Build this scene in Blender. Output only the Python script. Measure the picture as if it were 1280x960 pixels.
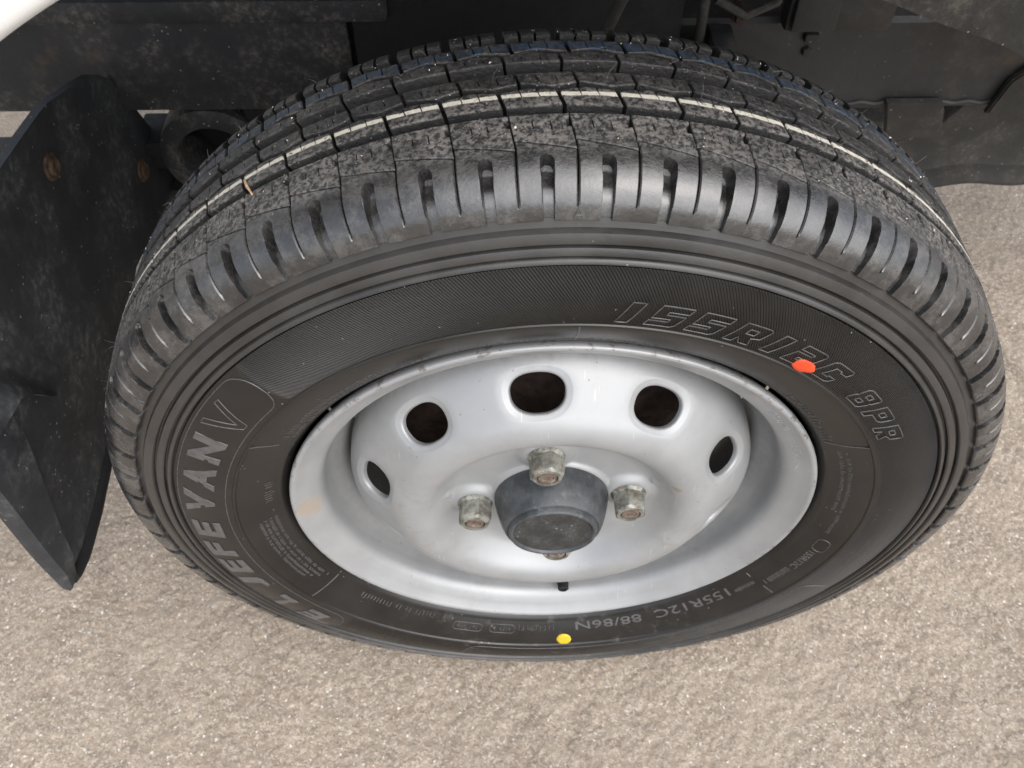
import bpy, bmesh, math, random
import numpy as np
from mathutils import Matrix, Vector

for o in list(bpy.data.objects):
    bpy.data.objects.remove(o, do_unlink=True)
SC = bpy.context.scene
COL = SC.collection
random.seed(7)
rng = np.random.default_rng(11)
AZ = 0.279                       # axle height above the ground

# ------------------------------------------------------------------ camera
yaw, pitch, roll = 0.0161, 0.9164, 0.0004
fwd = Vector((math.sin(yaw) * math.cos(pitch), math.cos(yaw) * math.cos(pitch), -math.sin(pitch)))
rt = Vector((math.cos(yaw), -math.sin(yaw), 0))
up = rt.cross(fwd)
cam = bpy.data.cameras.new('camera')
cam.sensor_width = 36
cam.lens = 1109.24 / 1280 * 36
cam.clip_start = 0.01
cam.clip_end = 200
cam.dof.use_dof = True
cam.dof.focus_distance = 0.47
cam.dof.aperture_fstop = 20.0
camo = bpy.data.objects.new('camera', cam)
COL.objects.link(camo)
M = Matrix((rt, up, -fwd)).transposed().to_4x4()
M.translation = Vector((-0.0311, -0.2907, 0.5169 + AZ))
camo.matrix_world = M
SC.camera = camo

# ------------------------------------------------------------------ sky, sun, exposure
SUN_EL, SUN_AZ = math.radians(48), math.radians(150)      # azimuth: clockwise from +Y
w = bpy.data.worlds.new('World')
SC.world = w
w.use_nodes = True
nt = w.node_tree
bg = nt.nodes['Background']
sky = nt.nodes.new('ShaderNodeTexSky')
sky.sky_type = 'NISHITA'
sky.sun_disc = False
sky.sun_elevation = SUN_EL
sky.sun_rotation = SUN_AZ
sky.air_density = 0.8
sky.dust_density = 2.0
sky.ozone_density = 0.3
hs = nt.nodes.new('ShaderNodeHueSaturation')
hs.inputs['Saturation'].default_value = 0.42
nt.links.new(sky.outputs[0], hs.inputs['Color'])
nt.links.new(hs.outputs[0], bg.inputs['Color'])
bg.inputs['Strength'].default_value = 0.15
sl = bpy.data.lights.new('sun', 'SUN')
sl.energy = 1.5
sl.angle = math.radians(85)
sl.color = (1.0, 0.985, 0.97)
so = bpy.data.objects.new('sun', sl)
COL.objects.link(so)
sd = Vector((math.sin(SUN_AZ) * math.cos(SUN_EL), math.cos(SUN_AZ) * math.cos(SUN_EL), math.sin(SUN_EL)))
so.rotation_euler = sd.to_track_quat('Z', 'Y').to_euler()
so.location = sd * 5
SC.view_settings.view_transform = 'Standard'
SC.view_settings.look = 'None'
SC.view_settings.gamma = 1
SC.view_settings.exposure = 0.98
SC.render.engine = 'CYCLES'


# ------------------------------------------------------------------ material helpers
class NB:
    def __init__(self, name):
        self.m = bpy.data.materials.new(name)
        self.m.use_nodes = True
        self.t = self.m.node_tree
        self.b = self.t.nodes['Principled BSDF']
        self.co = self.t.nodes.new('ShaderNodeTexCoord').outputs['Object']
        self.po = self.t.nodes.new('ShaderNodeNewGeometry').outputs['Position']

    def n(self, typ, ins=None, **kw):
        x = self.t.nodes.new(typ)
        for k, v in kw.items():
            setattr(x, k, v)
        for k, v in (ins or {}).items():
            s = x.inputs[k]
            if isinstance(v, bpy.types.NodeSocket):
                self.t.links.new(v, s)
            else:
                s.default_value = v
        return x

    def math(self, op, a, b=0.0, clamp=False):
        x = self.n('ShaderNodeMath', {0: a, 1: b}, operation=op)
        x.use_clamp = clamp
        return x.outputs[0]

    def noise(self, scale, detail=4, rough=0.6, vec=None, out='Fac'):
        x = self.n('ShaderNodeTexNoise', {'Vector': vec or self.po, 'Scale': scale, 'Detail': detail, 'Roughness': rough})
        return x.outputs[out]

    def vor(self, scale, out='Distance', feature='F1', vec=None):
        return self.n('ShaderNodeTexVoronoi', {'Vector': vec or self.po, 'Scale': scale}, feature=feature).outputs[out]

    def ss(self, x, lo, hi, a=0.0, b=1.0):
        r = self.n('ShaderNodeMapRange', {'Value': x, 'From Min': lo, 'From Max': hi, 'To Min': a, 'To Max': b}, interpolation_type='SMOOTHSTEP')
        return r.outputs[0]

    def mix(self, f, a, b):
        x = self.n('ShaderNodeMix', data_type='RGBA')
        for i, v in ((0, f), (6, a), (7, b)):
            if isinstance(v, bpy.types.NodeSocket):
                self.t.links.new(v, x.inputs[i])
            else:
                x.inputs[i].default_value = v if i == 0 else (*v, 1)
        return x.outputs[2]

    def bump(self, h, strength=0.5, dist=0.001, normal=None):
        ins = {'Height': h, 'Strength': strength, 'Distance': dist}
        if normal is not None:
            ins['Normal'] = normal
        return self.n('ShaderNodeBump', ins).outputs[0]

    def out(self, col=None, rough=None, metal=None, normal=None, spec=None):
        for k, v in (('Base Color', col), ('Roughness', rough), ('Metallic', metal), ('Normal', normal), ('Specular IOR Level', spec)):
            if v is None:
                continue
            if isinstance(v, bpy.types.NodeSocket):
                self.t.links.new(v, self.b.inputs[k])
            else:
                self.b.inputs[k].default_value = (*v, 1) if isinstance(v, tuple) else v
        return self.m


def mat_plain(name, col, rough=0.5, metal=0.0, var=0.3, scale=60, bump=0.15, bscale=400):
    b = NB(name)
    f = b.ss(b.noise(scale), 0.3, 0.7)
    c = b.mix(f, tuple(v * (1 - var) for v in col), tuple(min(1, v * (1 + var)) for v in col))
    r = b.ss(b.noise(scale * 1.7), 0.3, 0.7, rough - 0.08, rough + 0.08)
    return b.out(c, r, metal, b.bump(b.noise(bscale), bump, 0.0006))


def cyl_coords(b):
    s = b.n('ShaderNodeSeparateXYZ', {0: b.co})
    x, y, z = s.outputs
    r = b.math('SQRT', b.math('ADD', b.math('MULTIPLY', x, x), b.math('MULTIPLY', z, z)))
    th = b.math('ARCTAN2', x, z)
    return r, y, th


def band(b, v, lo, hi, soft):
    return b.math('MULTIPLY', b.ss(v, lo - soft, lo + soft), b.ss(v, hi - soft, hi + soft, 1, 0))


def rubber_tread():
    b = NB('tread_rubber')
    r, y, th = cyl_coords(b)
    n1 = b.noise(45, 5, 0.65)
    n2 = b.noise(420, 4, 0.7)
    n3 = b.noise(1500, 2, 0.6)
    dust = b.math('MULTIPLY', b.ss(n1, 0.28, 0.68, 0.35, 1.0), b.ss(n2, 0.40, 0.60))
    tread = b.ss(y, 0.010, 0.022)
    yc = b.math('MINIMUM', b.math('SUBTRACT', y, 0.057), 0.0)
    rtop = b.math('SUBTRACT', 0.2842, b.math('MULTIPLY', b.math('MULTIPLY', yc, yc), 1.9))
    deep = b.math('SUBTRACT', rtop, r)
    ontop = b.ss(deep, 0.0006, 0.0013, 1, 0)
    outer = b.ss(y, 0.045, 0.060, 1.0, 0.35)
    dz = b.math('MULTIPLY', b.math('MULTIPLY', dust, outer), b.math('ADD', b.math('MULTIPLY', b.math('MULTIPLY', tread, ontop), 0.75), 0.05))
    c = b.mix(b.ss(n1, 0.3, 0.7), (0.010, 0.010, 0.0105), (0.020, 0.0196, 0.0192))
    c = b.mix(dz, c, (0.235, 0.215, 0.195))
    # mould-release haze on the shoulder
    oi = b.n('ShaderNodeObjectInfo').outputs['Random']
    patchy = b.noise(55, 6, 0.75)
    haze = b.math('MULTIPLY', b.math('SUBTRACT', 1.0, tread), b.ss(b.math('ADD', patchy, b.math('MULTIPLY', b.math('SUBTRACT', oi, 0.5), 0.12)), 0.42, 0.70))
    c = b.mix(b.math('MULTIPLY', haze, 0.20), c, (0.27, 0.255, 0.24))
    # fine pale grit
    grit = b.math('MULTIPLY', b.math('LESS_THAN', b.vor(520), 0.16), b.math('GREATER_THAN', b.noise(260, 1), 0.60))
    c = b.mix(b.math('MULTIPLY', b.math('MULTIPLY', grit, tread), 0.55), c, (0.5, 0.47, 0.42))
    # painted stripes on the block tops
    top = b.math('LESS_THAN', deep, 0.0009)
    wn = b.math('MULTIPLY', b.math('SUBTRACT', b.noise(260, 3), 0.5), 0.0016)
    yw = b.math('ADD', y, wn)
    white = b.math('MULTIPLY', band(b, yw, 0.0479, 0.0507, 0.00025), b.ss(b.noise(330, 4, 0.7), 0.35, 0.42))
    c = b.mix(b.math('MULTIPLY', white, top), c, (0.62, 0.58, 0.49))
    blue = b.math('MULTIPLY', band(b, yw, 0.0848, 0.0900, 0.0003), b.ss(b.noise(300, 4, 0.7), 0.42, 0.58))
    topb = top
    c = b.mix(b.math('MULTIPLY', b.math('MULTIPLY', blue, topb), 0.75), c, (0.022, 0.055, 0.105))
    rough = b.math('ADD', b.ss(y, 0.006, 0.024, 0.26, 0.58), b.math('MULTIPLY', b.math('SUBTRACT', patchy, 0.5), 0.40))
    tb = b.math('MULTIPLY', b.math('ADD', b.math('MULTIPLY', n2, 1.0), b.math('MULTIPLY', n3, 0.35)), b.ss(y, 0.004, 0.022, 0.10, 1.0))
    nb = b.bump(tb, 0.9, 0.0011)
    return b.out(c, rough, 0.0, nb, b.ss(y, 0.008, 0.022, 1.0, 0.55))


def rubber_side():
    b = NB('sidewall_rubber')
    r, y, th = cyl_coords(b)
    n1 = b.noise(28, 5, 0.6)
    n2 = b.noise(600, 3, 0.6)
    c = b.mix(b.ss(n1, 0.3, 0.7), (0.0065, 0.0060, 0.0056), (0.0125, 0.0116, 0.0108))
    sp = b.math('MULTIPLY', b.math('LESS_THAN', b.vor(230), 0.10), b.math('GREATER_THAN', b.noise(90, 1), 0.62))
    c = b.mix(b.math('MULTIPLY', sp, 0.6), c, (0.4, 0.38, 0.35))
    c = b.mix(b.math('MULTIPLY', b.ss(r, 0.2362, 0.2385), b.ss(n1, 0.25, 0.7, 0.4, 0.9)), c, (0.040, 0.0375, 0.035))  # paler ridge band: light on the outward-facing ridges put into the colour
    low = b.n('ShaderNodeSeparateXYZ', {0: b.co}).outputs[2]
    scuff = b.math('MULTIPLY', b.ss(low, -0.12, -0.20), b.ss(b.noise(85, 6, 0.78), 0.54, 0.70))
    c = b.mix(b.math('MULTIPLY', scuff, 0.30), c, (0.20, 0.185, 0.165))
    # fine slanted serration on the flat of the sidewall
    ph = b.math('ADD', b.math('MULTIPLY', th, 900.0), b.math('MULTIPLY', r, 2600.0))
    wave = b.math('SINE', ph)
    mask = band(b, r, 0.204, 0.2365, 0.0015)
    # smooth where the name panel is
    thd = b.math('MULTIPLY', th, 180 / math.pi)
    pan = band(b, thd, -133, -44, 1.5)
    mask = b.math('MULTIPLY', mask, b.math('SUBTRACT', 1.0, pan))
    nb = b.bump(b.math('MULTIPLY', wave, mask), 1.0, 0.0005)
    nb = b.bump(n2, 0.12, 0.0005, nb)
    rough = b.math('ADD', b.ss(n1, 0.3, 0.7, 0.28, 0.40), b.math('MULTIPLY', mask, 0.05))
    return b.out(c, rough, 0.0, nb, 0.5)


def silver_paint():
    b = NB('silver_wheel_paint')
    r, y, th = cyl_coords(b)
    n1 = b.noise(22, 5, 0.6)
    n2 = b.noise(160, 4, 0.7)
    c = b.mix(b.ss(n1, 0.3, 0.7), (0.283, 0.290, 0.294), (0.330, 0.335, 0.338))
    grime = b.math('MULTIPLY', b.ss(b.noise(14, 6, 0.72), 0.48, 0.74), b.ss(n2, 0.35, 0.7))
    c = b.mix(b.math('MULTIPLY', grime, 0.5), c, (0.20, 0.175, 0.145))
    specks = b.math('MULTIPLY', b.math('LESS_THAN', b.vor(150), 0.10), b.math('GREATER_THAN', b.noise(60, 1), 0.57))
    c = b.mix(b.math('MULTIPLY', specks, 0.7), c, (0.22, 0.17, 0.12))
    # chipped, scuffed flange edge and two rusty chips
    chip = b.math('MULTIPLY', b.ss(r, 0.1660, 0.1690), b.ss(b.noise(130, 5, 0.75), 0.55, 0.62))
    c = b.mix(b.math('MULTIPLY', chip, 0.8), c, (0.14, 0.12, 0.10))

    def spot(ox, oz, rad, col, cc):
        s = b.n('ShaderNodeSeparateXYZ', {0: b.co})
        dx = b.math('SUBTRACT', s.outputs[0], ox)
        dz = b.math('SUBTRACT', s.outputs[2], oz)
        d = b.math('SQRT', b.math('ADD', b.math('MULTIPLY', dx, dx), b.math('MULTIPLY', dz, dz)))
        d = b.math('ADD', d, b.math('MULTIPLY', b.math('SUBTRACT', b.noise(220, 5, 0.7), 0.5), rad * 2.2))
        f = b.ss(d, rad * 0.75, rad, 1, 0)
        f = b.math('MULTIPLY', f, b.ss(b.noise(500, 3), 0.25, 0.55, 0.15, 0.70))
        return b.mix(f, cc, col)
    c = spot(-0.1610, 0.0050, 0.0085, (0.38, 0.30, 0.22), c)
    c = spot(-0.1585, -0.004, 0.006, (0.36, 0.29, 0.22), c)
    c = spot(0.0775, 0.0325, 0.0032, (0.24, 0.19, 0.11), c)
    scr = b.n('ShaderNodeTexNoise', {'Vector': b.n('ShaderNodeMapping', {'Vector': b.co, 'Scale': (900.0, 60.0, 40.0), 'Rotation': (0.0, 0.7, 0.0)}).outputs[0], 'Scale': 1.0, 'Detail': 2.0}).outputs['Fac']
    c = b.mix(b.math('MULTIPLY', b.math('MULTIPLY', b.ss(scr, 0.70, 0.74), b.ss(b.noise(9, 3), 0.5, 0.6)), 0.5), c, (0.62, 0.62, 0.62))
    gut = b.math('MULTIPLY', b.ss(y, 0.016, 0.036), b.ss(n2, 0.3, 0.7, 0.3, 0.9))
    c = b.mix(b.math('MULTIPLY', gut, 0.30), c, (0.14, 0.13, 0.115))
    rough = b.ss(n1, 0.3, 0.7, 0.38, 0.50)
    nb = b.bump(n2, 0.05, 0.0005)
    nb = b.bump(b.noise(18, 2), 0.10, 0.003, nb)
    return b.out(c, rough, 0.32, nb)


def hub_plastic():
    b = NB('hub_cap_plastic')
    n1 = b.noise(60, 5, 0.7)
    c = b.mix(b.ss(n1, 0.35, 0.65), (0.026, 0.029, 0.031), (0.056, 0.061, 0.065))
    c = b.mix(b.math('MULTIPLY', b.ss(b.noise(90, 6, 0.75), 0.52, 0.72), 0.35), c, (0.20, 0.205, 0.205))
    sp = b.math('MULTIPLY', b.math('LESS_THAN', b.vor(170), 0.10), b.math('GREATER_THAN', b.noise(70, 1), 0.66))
    c = b.mix(sp, c, (0.5, 0.5, 0.48))
    return b.out(c, b.ss(n1, 0.3, 0.7, 0.38, 0.55), 0.0, b.bump(b.noise(500), 0.1, 0.0005))


def nut_metal():
    b = NB('tarnished_zinc')
    n1 = b.noise(150, 5, 0.7)
    c = b.mix(b.ss(n1, 0.35, 0.65), (0.115, 0.112, 0.090), (0.30, 0.298, 0.262))
    c = b.mix(b.ss(b.noise(230, 5, 0.7), 0.56, 0.70), c, (0.20, 0.13, 0.085))
    return b.out(c, 0.5, 0.45, b.bump(b.noise(700, 4), 0.5, 0.0006))


def rust():
    b = NB('rusty_steel')
    n1 = b.noise(180, 5, 0.7)
    c = b.mix(b.ss(n1, 0.3, 0.7), (0.080, 0.056, 0.042), (0.19, 0.145, 0.118))
    c = b.mix(b.ss(b.noise(90, 4), 0.5, 0.7), c, (0.28, 0.22, 0.18))
    return b.out(c, 0.75, 0.25, b.bump(b.noise(500, 5), 0.6, 0.0008))


def dirty_black(name, base, dirt, amt, sc=26, rough=0.6, blue=0.0, rusty=0.0):
    b = NB(name)
    n1 = b.noise(sc, 6, 0.7)
    n2 = b.noise(sc * 9, 5, 0.7)
    c = b.mix(b.ss(n1, 0.35, 0.7), tuple(v * 0.7 for v in base), tuple(v * 1.3 for v in base))
    d = b.math('MULTIPLY', b.ss(n1, 0.44, 0.68), b.ss(n2, 0.42, 0.70))
    c = b.mix(b.math('MULTIPLY', d, amt), c, dirt)
    sp = b.math('MULTIPLY', b.math('LESS_THAN', b.vor(170), 0.15), b.math('GREATER_THAN', b.noise(60, 2), 0.58))
    c = b.mix(b.math('MULTIPLY', sp, min(1, amt)), c, tuple(min(1, v * 1.7) for v in dirt))
    if rusty:
        c = b.mix(b.math('MULTIPLY', b.ss(b.noise(11, 5, 0.7), 0.58, 0.72), rusty), c, (0.085, 0.055, 0.030))
    return b.out(c, rough, 0.0, b.bump(b.math('ADD', n2, b.math('MULTIPLY', n1, 2.0)), 0.35, 0.0015))


def asphalt():
    b = NB('worn_asphalt')
    big = b.noise(1.6, 4, 0.6)
    mid = b.noise(22, 5, 0.65)
    cell = b.n('ShaderNodeTexVoronoi', {'Vector': b.po, 'Scale': 520})
    sep = b.n('ShaderNodeSeparateColor', {0: cell.outputs['Color']})
    c = b.mix(b.ss(mid, 0.3, 0.7), (0.310, 0.251, 0.190), (0.420, 0.346, 0.267))
    c = b.mix(b.ss(sep.outputs[0], 0.45, 0.90, 0, 0.50), c, (0.64, 0.565, 0.48))
    c = b.mix(b.ss(sep.outputs[1], 0.55, 0.95, 0, 0.42), c, (0.165, 0.135, 0.11))
    c = b.mix(b.math('GREATER_THAN', sep.outputs[2], 0.991), c, (0.72, 0.68, 0.62))
    c = b.mix(b.math('MULTIPLY', b.math('LESS_THAN', sep.outputs[2], 0.005), 0.5), c, (0.46, 0.25, 0.15))
    c = b.mix(b.ss(b.noise(800, 4, 0.75), 0.46, 0.72, 0, 0.42), c, (0.15, 0.125, 0.10))
    c = b.mix(b.ss(big, 0.35, 0.7, 0.0, 0.22), c, (0.20, 0.17, 0.145))
    c = b.mix(b.ss(b.noise(34, 5, 0.7), 0.52, 0.72, 0, 0.30), c, (0.22, 0.175, 0.135))
    c = b.mix(b.ss(b.noise(7, 4, 0.6), 0.50, 0.70, 0, 0.25), c, (0.44, 0.37, 0.29))
    crack = b.math('MULTIPLY', b.ss(b.vor(5.5, 'Distance', 'DISTANCE_TO_EDGE', b.n('ShaderNodeVectorMath', {0: b.po, 1: b.n('ShaderNodeVectorMath', {0: b.noise(14, 4, 0.7, None, 'Color'), 'Scale': 0.10}, operation='SCALE').outputs[0]}, operation='ADD').outputs[0]), 0.002, 0.012, 1, 0), b.ss(b.noise(4, 3), 0.52, 0.60))
    c = b.mix(b.math('MULTIPLY', crack, 0.45), c, (0.13, 0.105, 0.085))
    stain = b.math('MULTIPLY', b.ss(b.noise(15, 5, 0.75), 0.68, 0.76), 0.6)
    c = b.mix(stain, c, (0.11, 0.095, 0.085))
    nb = b.bump(b.math('ADD', b.noise(900, 4, 0.7), b.math('MULTIPLY', b.noise(330, 3), 1.2)), 0.8, 0.0015)
    return b.out(c, 0.85, 0.0, nb, 0.3)


MT = rubber_tread()
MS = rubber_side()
MSIL = silver_paint()
MCAP = hub_plastic()
MNUT = nut_metal()
MRUST = rust()
MFLAP = dirty_black('mud_flap_rubber', (0.026, 0.028, 0.031), (0.13, 0.127, 0.122), 0.85, 16, 0.62)
MRAILL = dirty_black('undercoated_steel', (0.017, 0.018, 0.020), (0.13, 0.112, 0.092), 0.85, 20, 0.7, rusty=0.55)
MRAIL = dirty_black('chassis_paint', (0.022, 0.021, 0.020), (0.12, 0.10, 0.08), 0.3, 9, 0.6, rusty=0.35)
MTANK = dirty_black('muddy_tank', (0.022, 0.020, 0.017), (0.085, 0.072, 0.058), 0.9, 24, 0.8, rusty=0.3)
MSHEET = dirty_black('dusty_splash_sheet', (0.024, 0.022, 0.019), (0.12, 0.108, 0.088), 0.8, 20, 0.8)
MBLK = mat_plain('black_underbody', (0.0025, 0.0025, 0.003), 0.8)
MBEAD = mat_plain('bead_rubber', (0.016, 0.0155, 0.015), 0.42)
MWHITE = mat_plain('white_body_paint', (0.80, 0.80, 0.78), 0.25, 0.0, 0.02, 8, 0.0)
MRED = mat_plain('red_paint_dot', (0.66, 0.060, 0.014), 0.55, 0, 0.12, 300, 0.3, 900)
MYEL = mat_plain('yellow_paint_dot', (0.52, 0.36, 0.010), 0.55, 0, 0.10, 300, 0.3, 900)
MHAIR = mat_plain('rubber_whisker', (0.060, 0.056, 0.052), 0.45)
MGRIT = mat_plain('pale_grit', (0.62, 0.58, 0.52), 0.5, 0, 0.35, 900)
MSTRAW = mat_plain('dry_straw', (0.50, 0.34, 0.20), 0.7, 0, 0.25, 500)
MLET = mat_plain('raised_letter_rubber', (0.075, 0.071, 0.071), 0.34, 0, 0.2, 200, 0.2, 900)  # paler than the sidewall: the letters' sheen is put into the colour
MOUT = mat_plain('letter_outline_rubber', (0.068, 0.065, 0.062), 0.30, 0, 0.2, 200, 0.1, 900)
MGRND = asphalt()
MBOLT = mat_plain('old_bolt_rust', (0.075, 0.045, 0.026), 0.8, 0.2, 0.5, 150, 0.6, 500)
MFACE = dirty_black('cap_face_plastic', (0.026, 0.028, 0.028), (0.16, 0.16, 0.15), 0.5, 60, 0.5)
MDRUM = mat_plain('old_drum_rust', (0.034, 0.021, 0.016), 0.85, 0.2, 0.5, 120, 0.6, 500)


# ------------------------------------------------------------------ object helpers
def link(name, me, mat, parent=None, loc=None, smooth=None):
    o = bpy.data.objects.new(name, me)
    COL.objects.link(o)
    if mat is not None and len(me.materials) == 0:
        me.materials.append(mat)
    if parent is not None:
        o.parent = parent
    if loc is not None:
        o.location = loc
    if smooth is not None:
        me.polygons.foreach_set('use_smooth', [True] * len(me.polygons))
        if smooth < 180:
            me.set_sharp_from_angle(angle=math.radians(smooth))
    return o


def mesh(name, v, f):
    me = bpy.data.meshes.new(name)
    me.from_pydata([tuple(map(float, p)) for p in v], [], [tuple(int(i) for i in q) for q in f])
    me.update()
    return me


def empty(name, loc, label, cat, group=None):
    o = bpy.data.objects.new(name, None)
    o.empty_display_size = 0.05
    COL.objects.link(o)
    o.location = loc
    o['label'] = label
    o['category'] = cat
    if group:
        o['group'] = group
    return o


def revolve(name, prof, n, closed=True, disp=None):
    """prof: list of (r, y) about the Y axis"""
    prof = np.array(prof, float)
    th = np.linspace(0, 2 * np.pi, n, endpoint=False)
    k = len(prof)
    R = np.repeat(prof[:, 0][None], n, 0)
    Y = np.repeat(prof[:, 1][None], n, 0)
    T = np.repeat(th[:, None], k, 1)
    if disp is not None:
        R, Y = disp(T, R, Y)
    v = np.stack([R * np.sin(T), Y, R * np.cos(T)], -1).reshape(-1, 3)
    i = np.arange(n)[:, None]
    j = np.arange(k - 1)[None]
    a = i * k + j
    b2 = ((i + 1) % n) * k + j
    f = np.stack([a, a + 1, b2 + 1, b2], -1).reshape(-1, 4)
    return mesh(name, v, f)


def catmull(pts, per=8):
    P = np.array(pts, float)
    P = np.vstack([2 * P[0] - P[1], P, 2 * P[-1] - P[-2]])
    out = []
    for i in range(1, len(P) - 2):
        p0, p1, p2, p3 = P[i - 1:i + 3]
        for t in np.linspace(0, 1, per, endpoint=False):
            out.append(0.5 * (2 * p1 + (p2 - p0) * t + (2 * p0 - 5 * p1 + 4 * p2 - p3) * t * t + (3 * p1 - p0 - 3 * p2 + p3) * t ** 3))
    out.append(P[-2])
    return np.array(out)


def tube_verts(path, rad, seg=6, closed=False):
    path = [Vector(p) for p in path]
    n = len(path)
    V, F = [], []
    ref = Vector((0.13, 0.92, 0.37)).normalized()
    for i, p in enumerate(path):
        if closed:
            d = path[(i + 1) % n] - path[i - 1]
        else:
            d = path[min(i + 1, n - 1)] - path[max(i - 1, 0)]
        d.normalize()
        a = d.cross(ref)
        if a.length < 1e-4:
            a = d.cross(Vector((1, 0, 0)))
        a.normalize()
        c = d.cross(a)
        rr = rad[i] if hasattr(rad, '__len__') else rad
        for k in range(seg):
            q = 2 * math.pi * k / seg
            V.append(p + (a * math.cos(q) + c * math.sin(q)) * rr)
    m = n if closed else n - 1
    for i in range(m):
        for k in range(seg):
            F.append((i * seg + k, i * seg + (k + 1) % seg, ((i + 1) % n) * seg + (k + 1) % seg, ((i + 1) % n) * seg + k))
    if not closed:
        F.append(tuple(range(seg - 1, -1, -1)))
        F.append(tuple((n - 1) * seg + k for k in range(seg)))
    return V, F


def tube(name, path, rad, seg=8, closed=False):
    return mesh(name, *tube_verts(path, rad, seg, closed))


def box(name, lo, hi, bevel=0.002):
    bm = bmesh.new()
    bmesh.ops.create_cube(bm, size=1)
    lo, hi = Vector(lo), Vector(hi)
    for v in bm.verts:
        v.co = Vector([lo[i] + (v.co[i] + 0.5) * (hi[i] - lo[i]) for i in range(3)])
    if bevel:
        bmesh.ops.bevel(bm, geom=bm.edges[:], offset=bevel, segments=2, affect='EDGES', profile=0.6)
    me = bpy.data.meshes.new(name)
    bm.to_mesh(me)
    bm.free()
    return me


def extrude_poly(name, pts2, place, thick, bevel=0.0):
    """closed 2-D outline -> slab; place(u, v, d) gives the 3-D point at depth d"""
    bm = bmesh.new()
    a = [bm.verts.new(place(u, v, 0)) for u, v in pts2]
    c = [bm.verts.new(place(u, v, thick)) for u, v in pts2]
    n = len(a)
    f1 = bm.faces.new(a)
    f2 = bm.faces.new(c[::-1])
    for i in range(n):
        bm.faces.new((a[i], c[i], c[(i + 1) % n], a[(i + 1) % n]))
    bmesh.ops.recalc_face_normals(bm, faces=bm.faces[:])
    if bevel:
        ed = [e for e in f1.edges] + [e for e in f2.edges]
        bmesh.ops.bevel(bm, geom=ed, offset=bevel, segments=2, affect='EDGES')
    bmesh.ops.triangulate(bm, faces=[f for f in bm.faces if len(f.verts) > 4])
    me = bpy.data.meshes.new(name)
    bm.to_mesh(me)
    bm.free()
    return me


# ------------------------------------------------------------------ the ground
def build_ground():
    st = 0.0022
    xs = np.arange(-0.86, 0.8601, st)
    ys = np.arange(-0.34, 0.9001, st)

    def ext(a):
        g = st * 1.35 ** np.arange(1, 27)
        g = np.cumsum(g)
        return np.concatenate([a[0] - g[::-1], a, a[-1] + g])
    X, Y = np.meshgrid(ext(xs), ext(ys), indexing='ij')
    Z = np.zeros_like(X)
    core = np.clip(np.minimum(np.minimum(X + 0.86, 0.86 - X), np.minimum(Y + 0.34, 0.90 - Y)) / 0.05, 0, 1)

    def cells(c, seed, amp):
        gx, gy = X / c, Y / c
        ix, iy = np.floor(gx).astype(np.int64), np.floor(gy).astype(np.int64)
        best = np.full(X.shape, 9.0)
        hb = np.zeros_like(X)
        for dx in (-1, 0, 1):
            for dy in (-1, 0, 1):
                a, b_ = ix + dx, iy + dy
                h = (a * 73856093 ^ b_ * 19349663 ^ seed * 83492791) & 0xffffff
                jx = ((h * 1103515245 + 12345) >> 8 & 0xffff) / 65535.0
                jy = ((h * 22695477 + 1) >> 9 & 0xffff) / 65535.0
                jh = ((h * 69069 + 5) >> 7 & 0xffff) / 65535.0
                d = np.hypot(gx - a - jx, gy - b_ - jy)
                m = d < best
                best = np.where(m, d, best)
                hb = np.where(m, jh, hb)
        return amp * (hb - 0.5) + amp * 0.9 * (0.5 - np.clip(best, 0, 1))
    Z = cells(0.0044, 3, 0.0013) + cells(0.011, 5, 0.0007)
    Z = (Z - 0.0012) * core
    nx, ny = X.shape
    me = bpy.data.meshes.new('ground')
    co = np.stack([X, Y, np.minimum(Z, 0.0)], -1).reshape(-1, 3).astype(np.float32)
    i = np.arange(nx - 1)[:, None]
    j = np.arange(ny - 1)[None]
    a = (i * ny + j)
    q = np.stack([a, a + ny, a + ny + 1, a + 1], -1).reshape(-1, 4)
    me.vertices.add(len(co))
    me.vertices.foreach_set('co', co.ravel())
    me.loops.add(q.size)
    me.loops.foreach_set('vertex_index', q.ravel().astype(np.int32))
    me.polygons.add(len(q))
    me.polygons.foreach_set('loop_start', np.arange(0, q.size, 4, dtype=np.int32))
    me.update(calc_edges=True)
    o = link('ground', me, MGRND, smooth=180)
    o['kind'] = 'structure'


build_ground()


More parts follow.
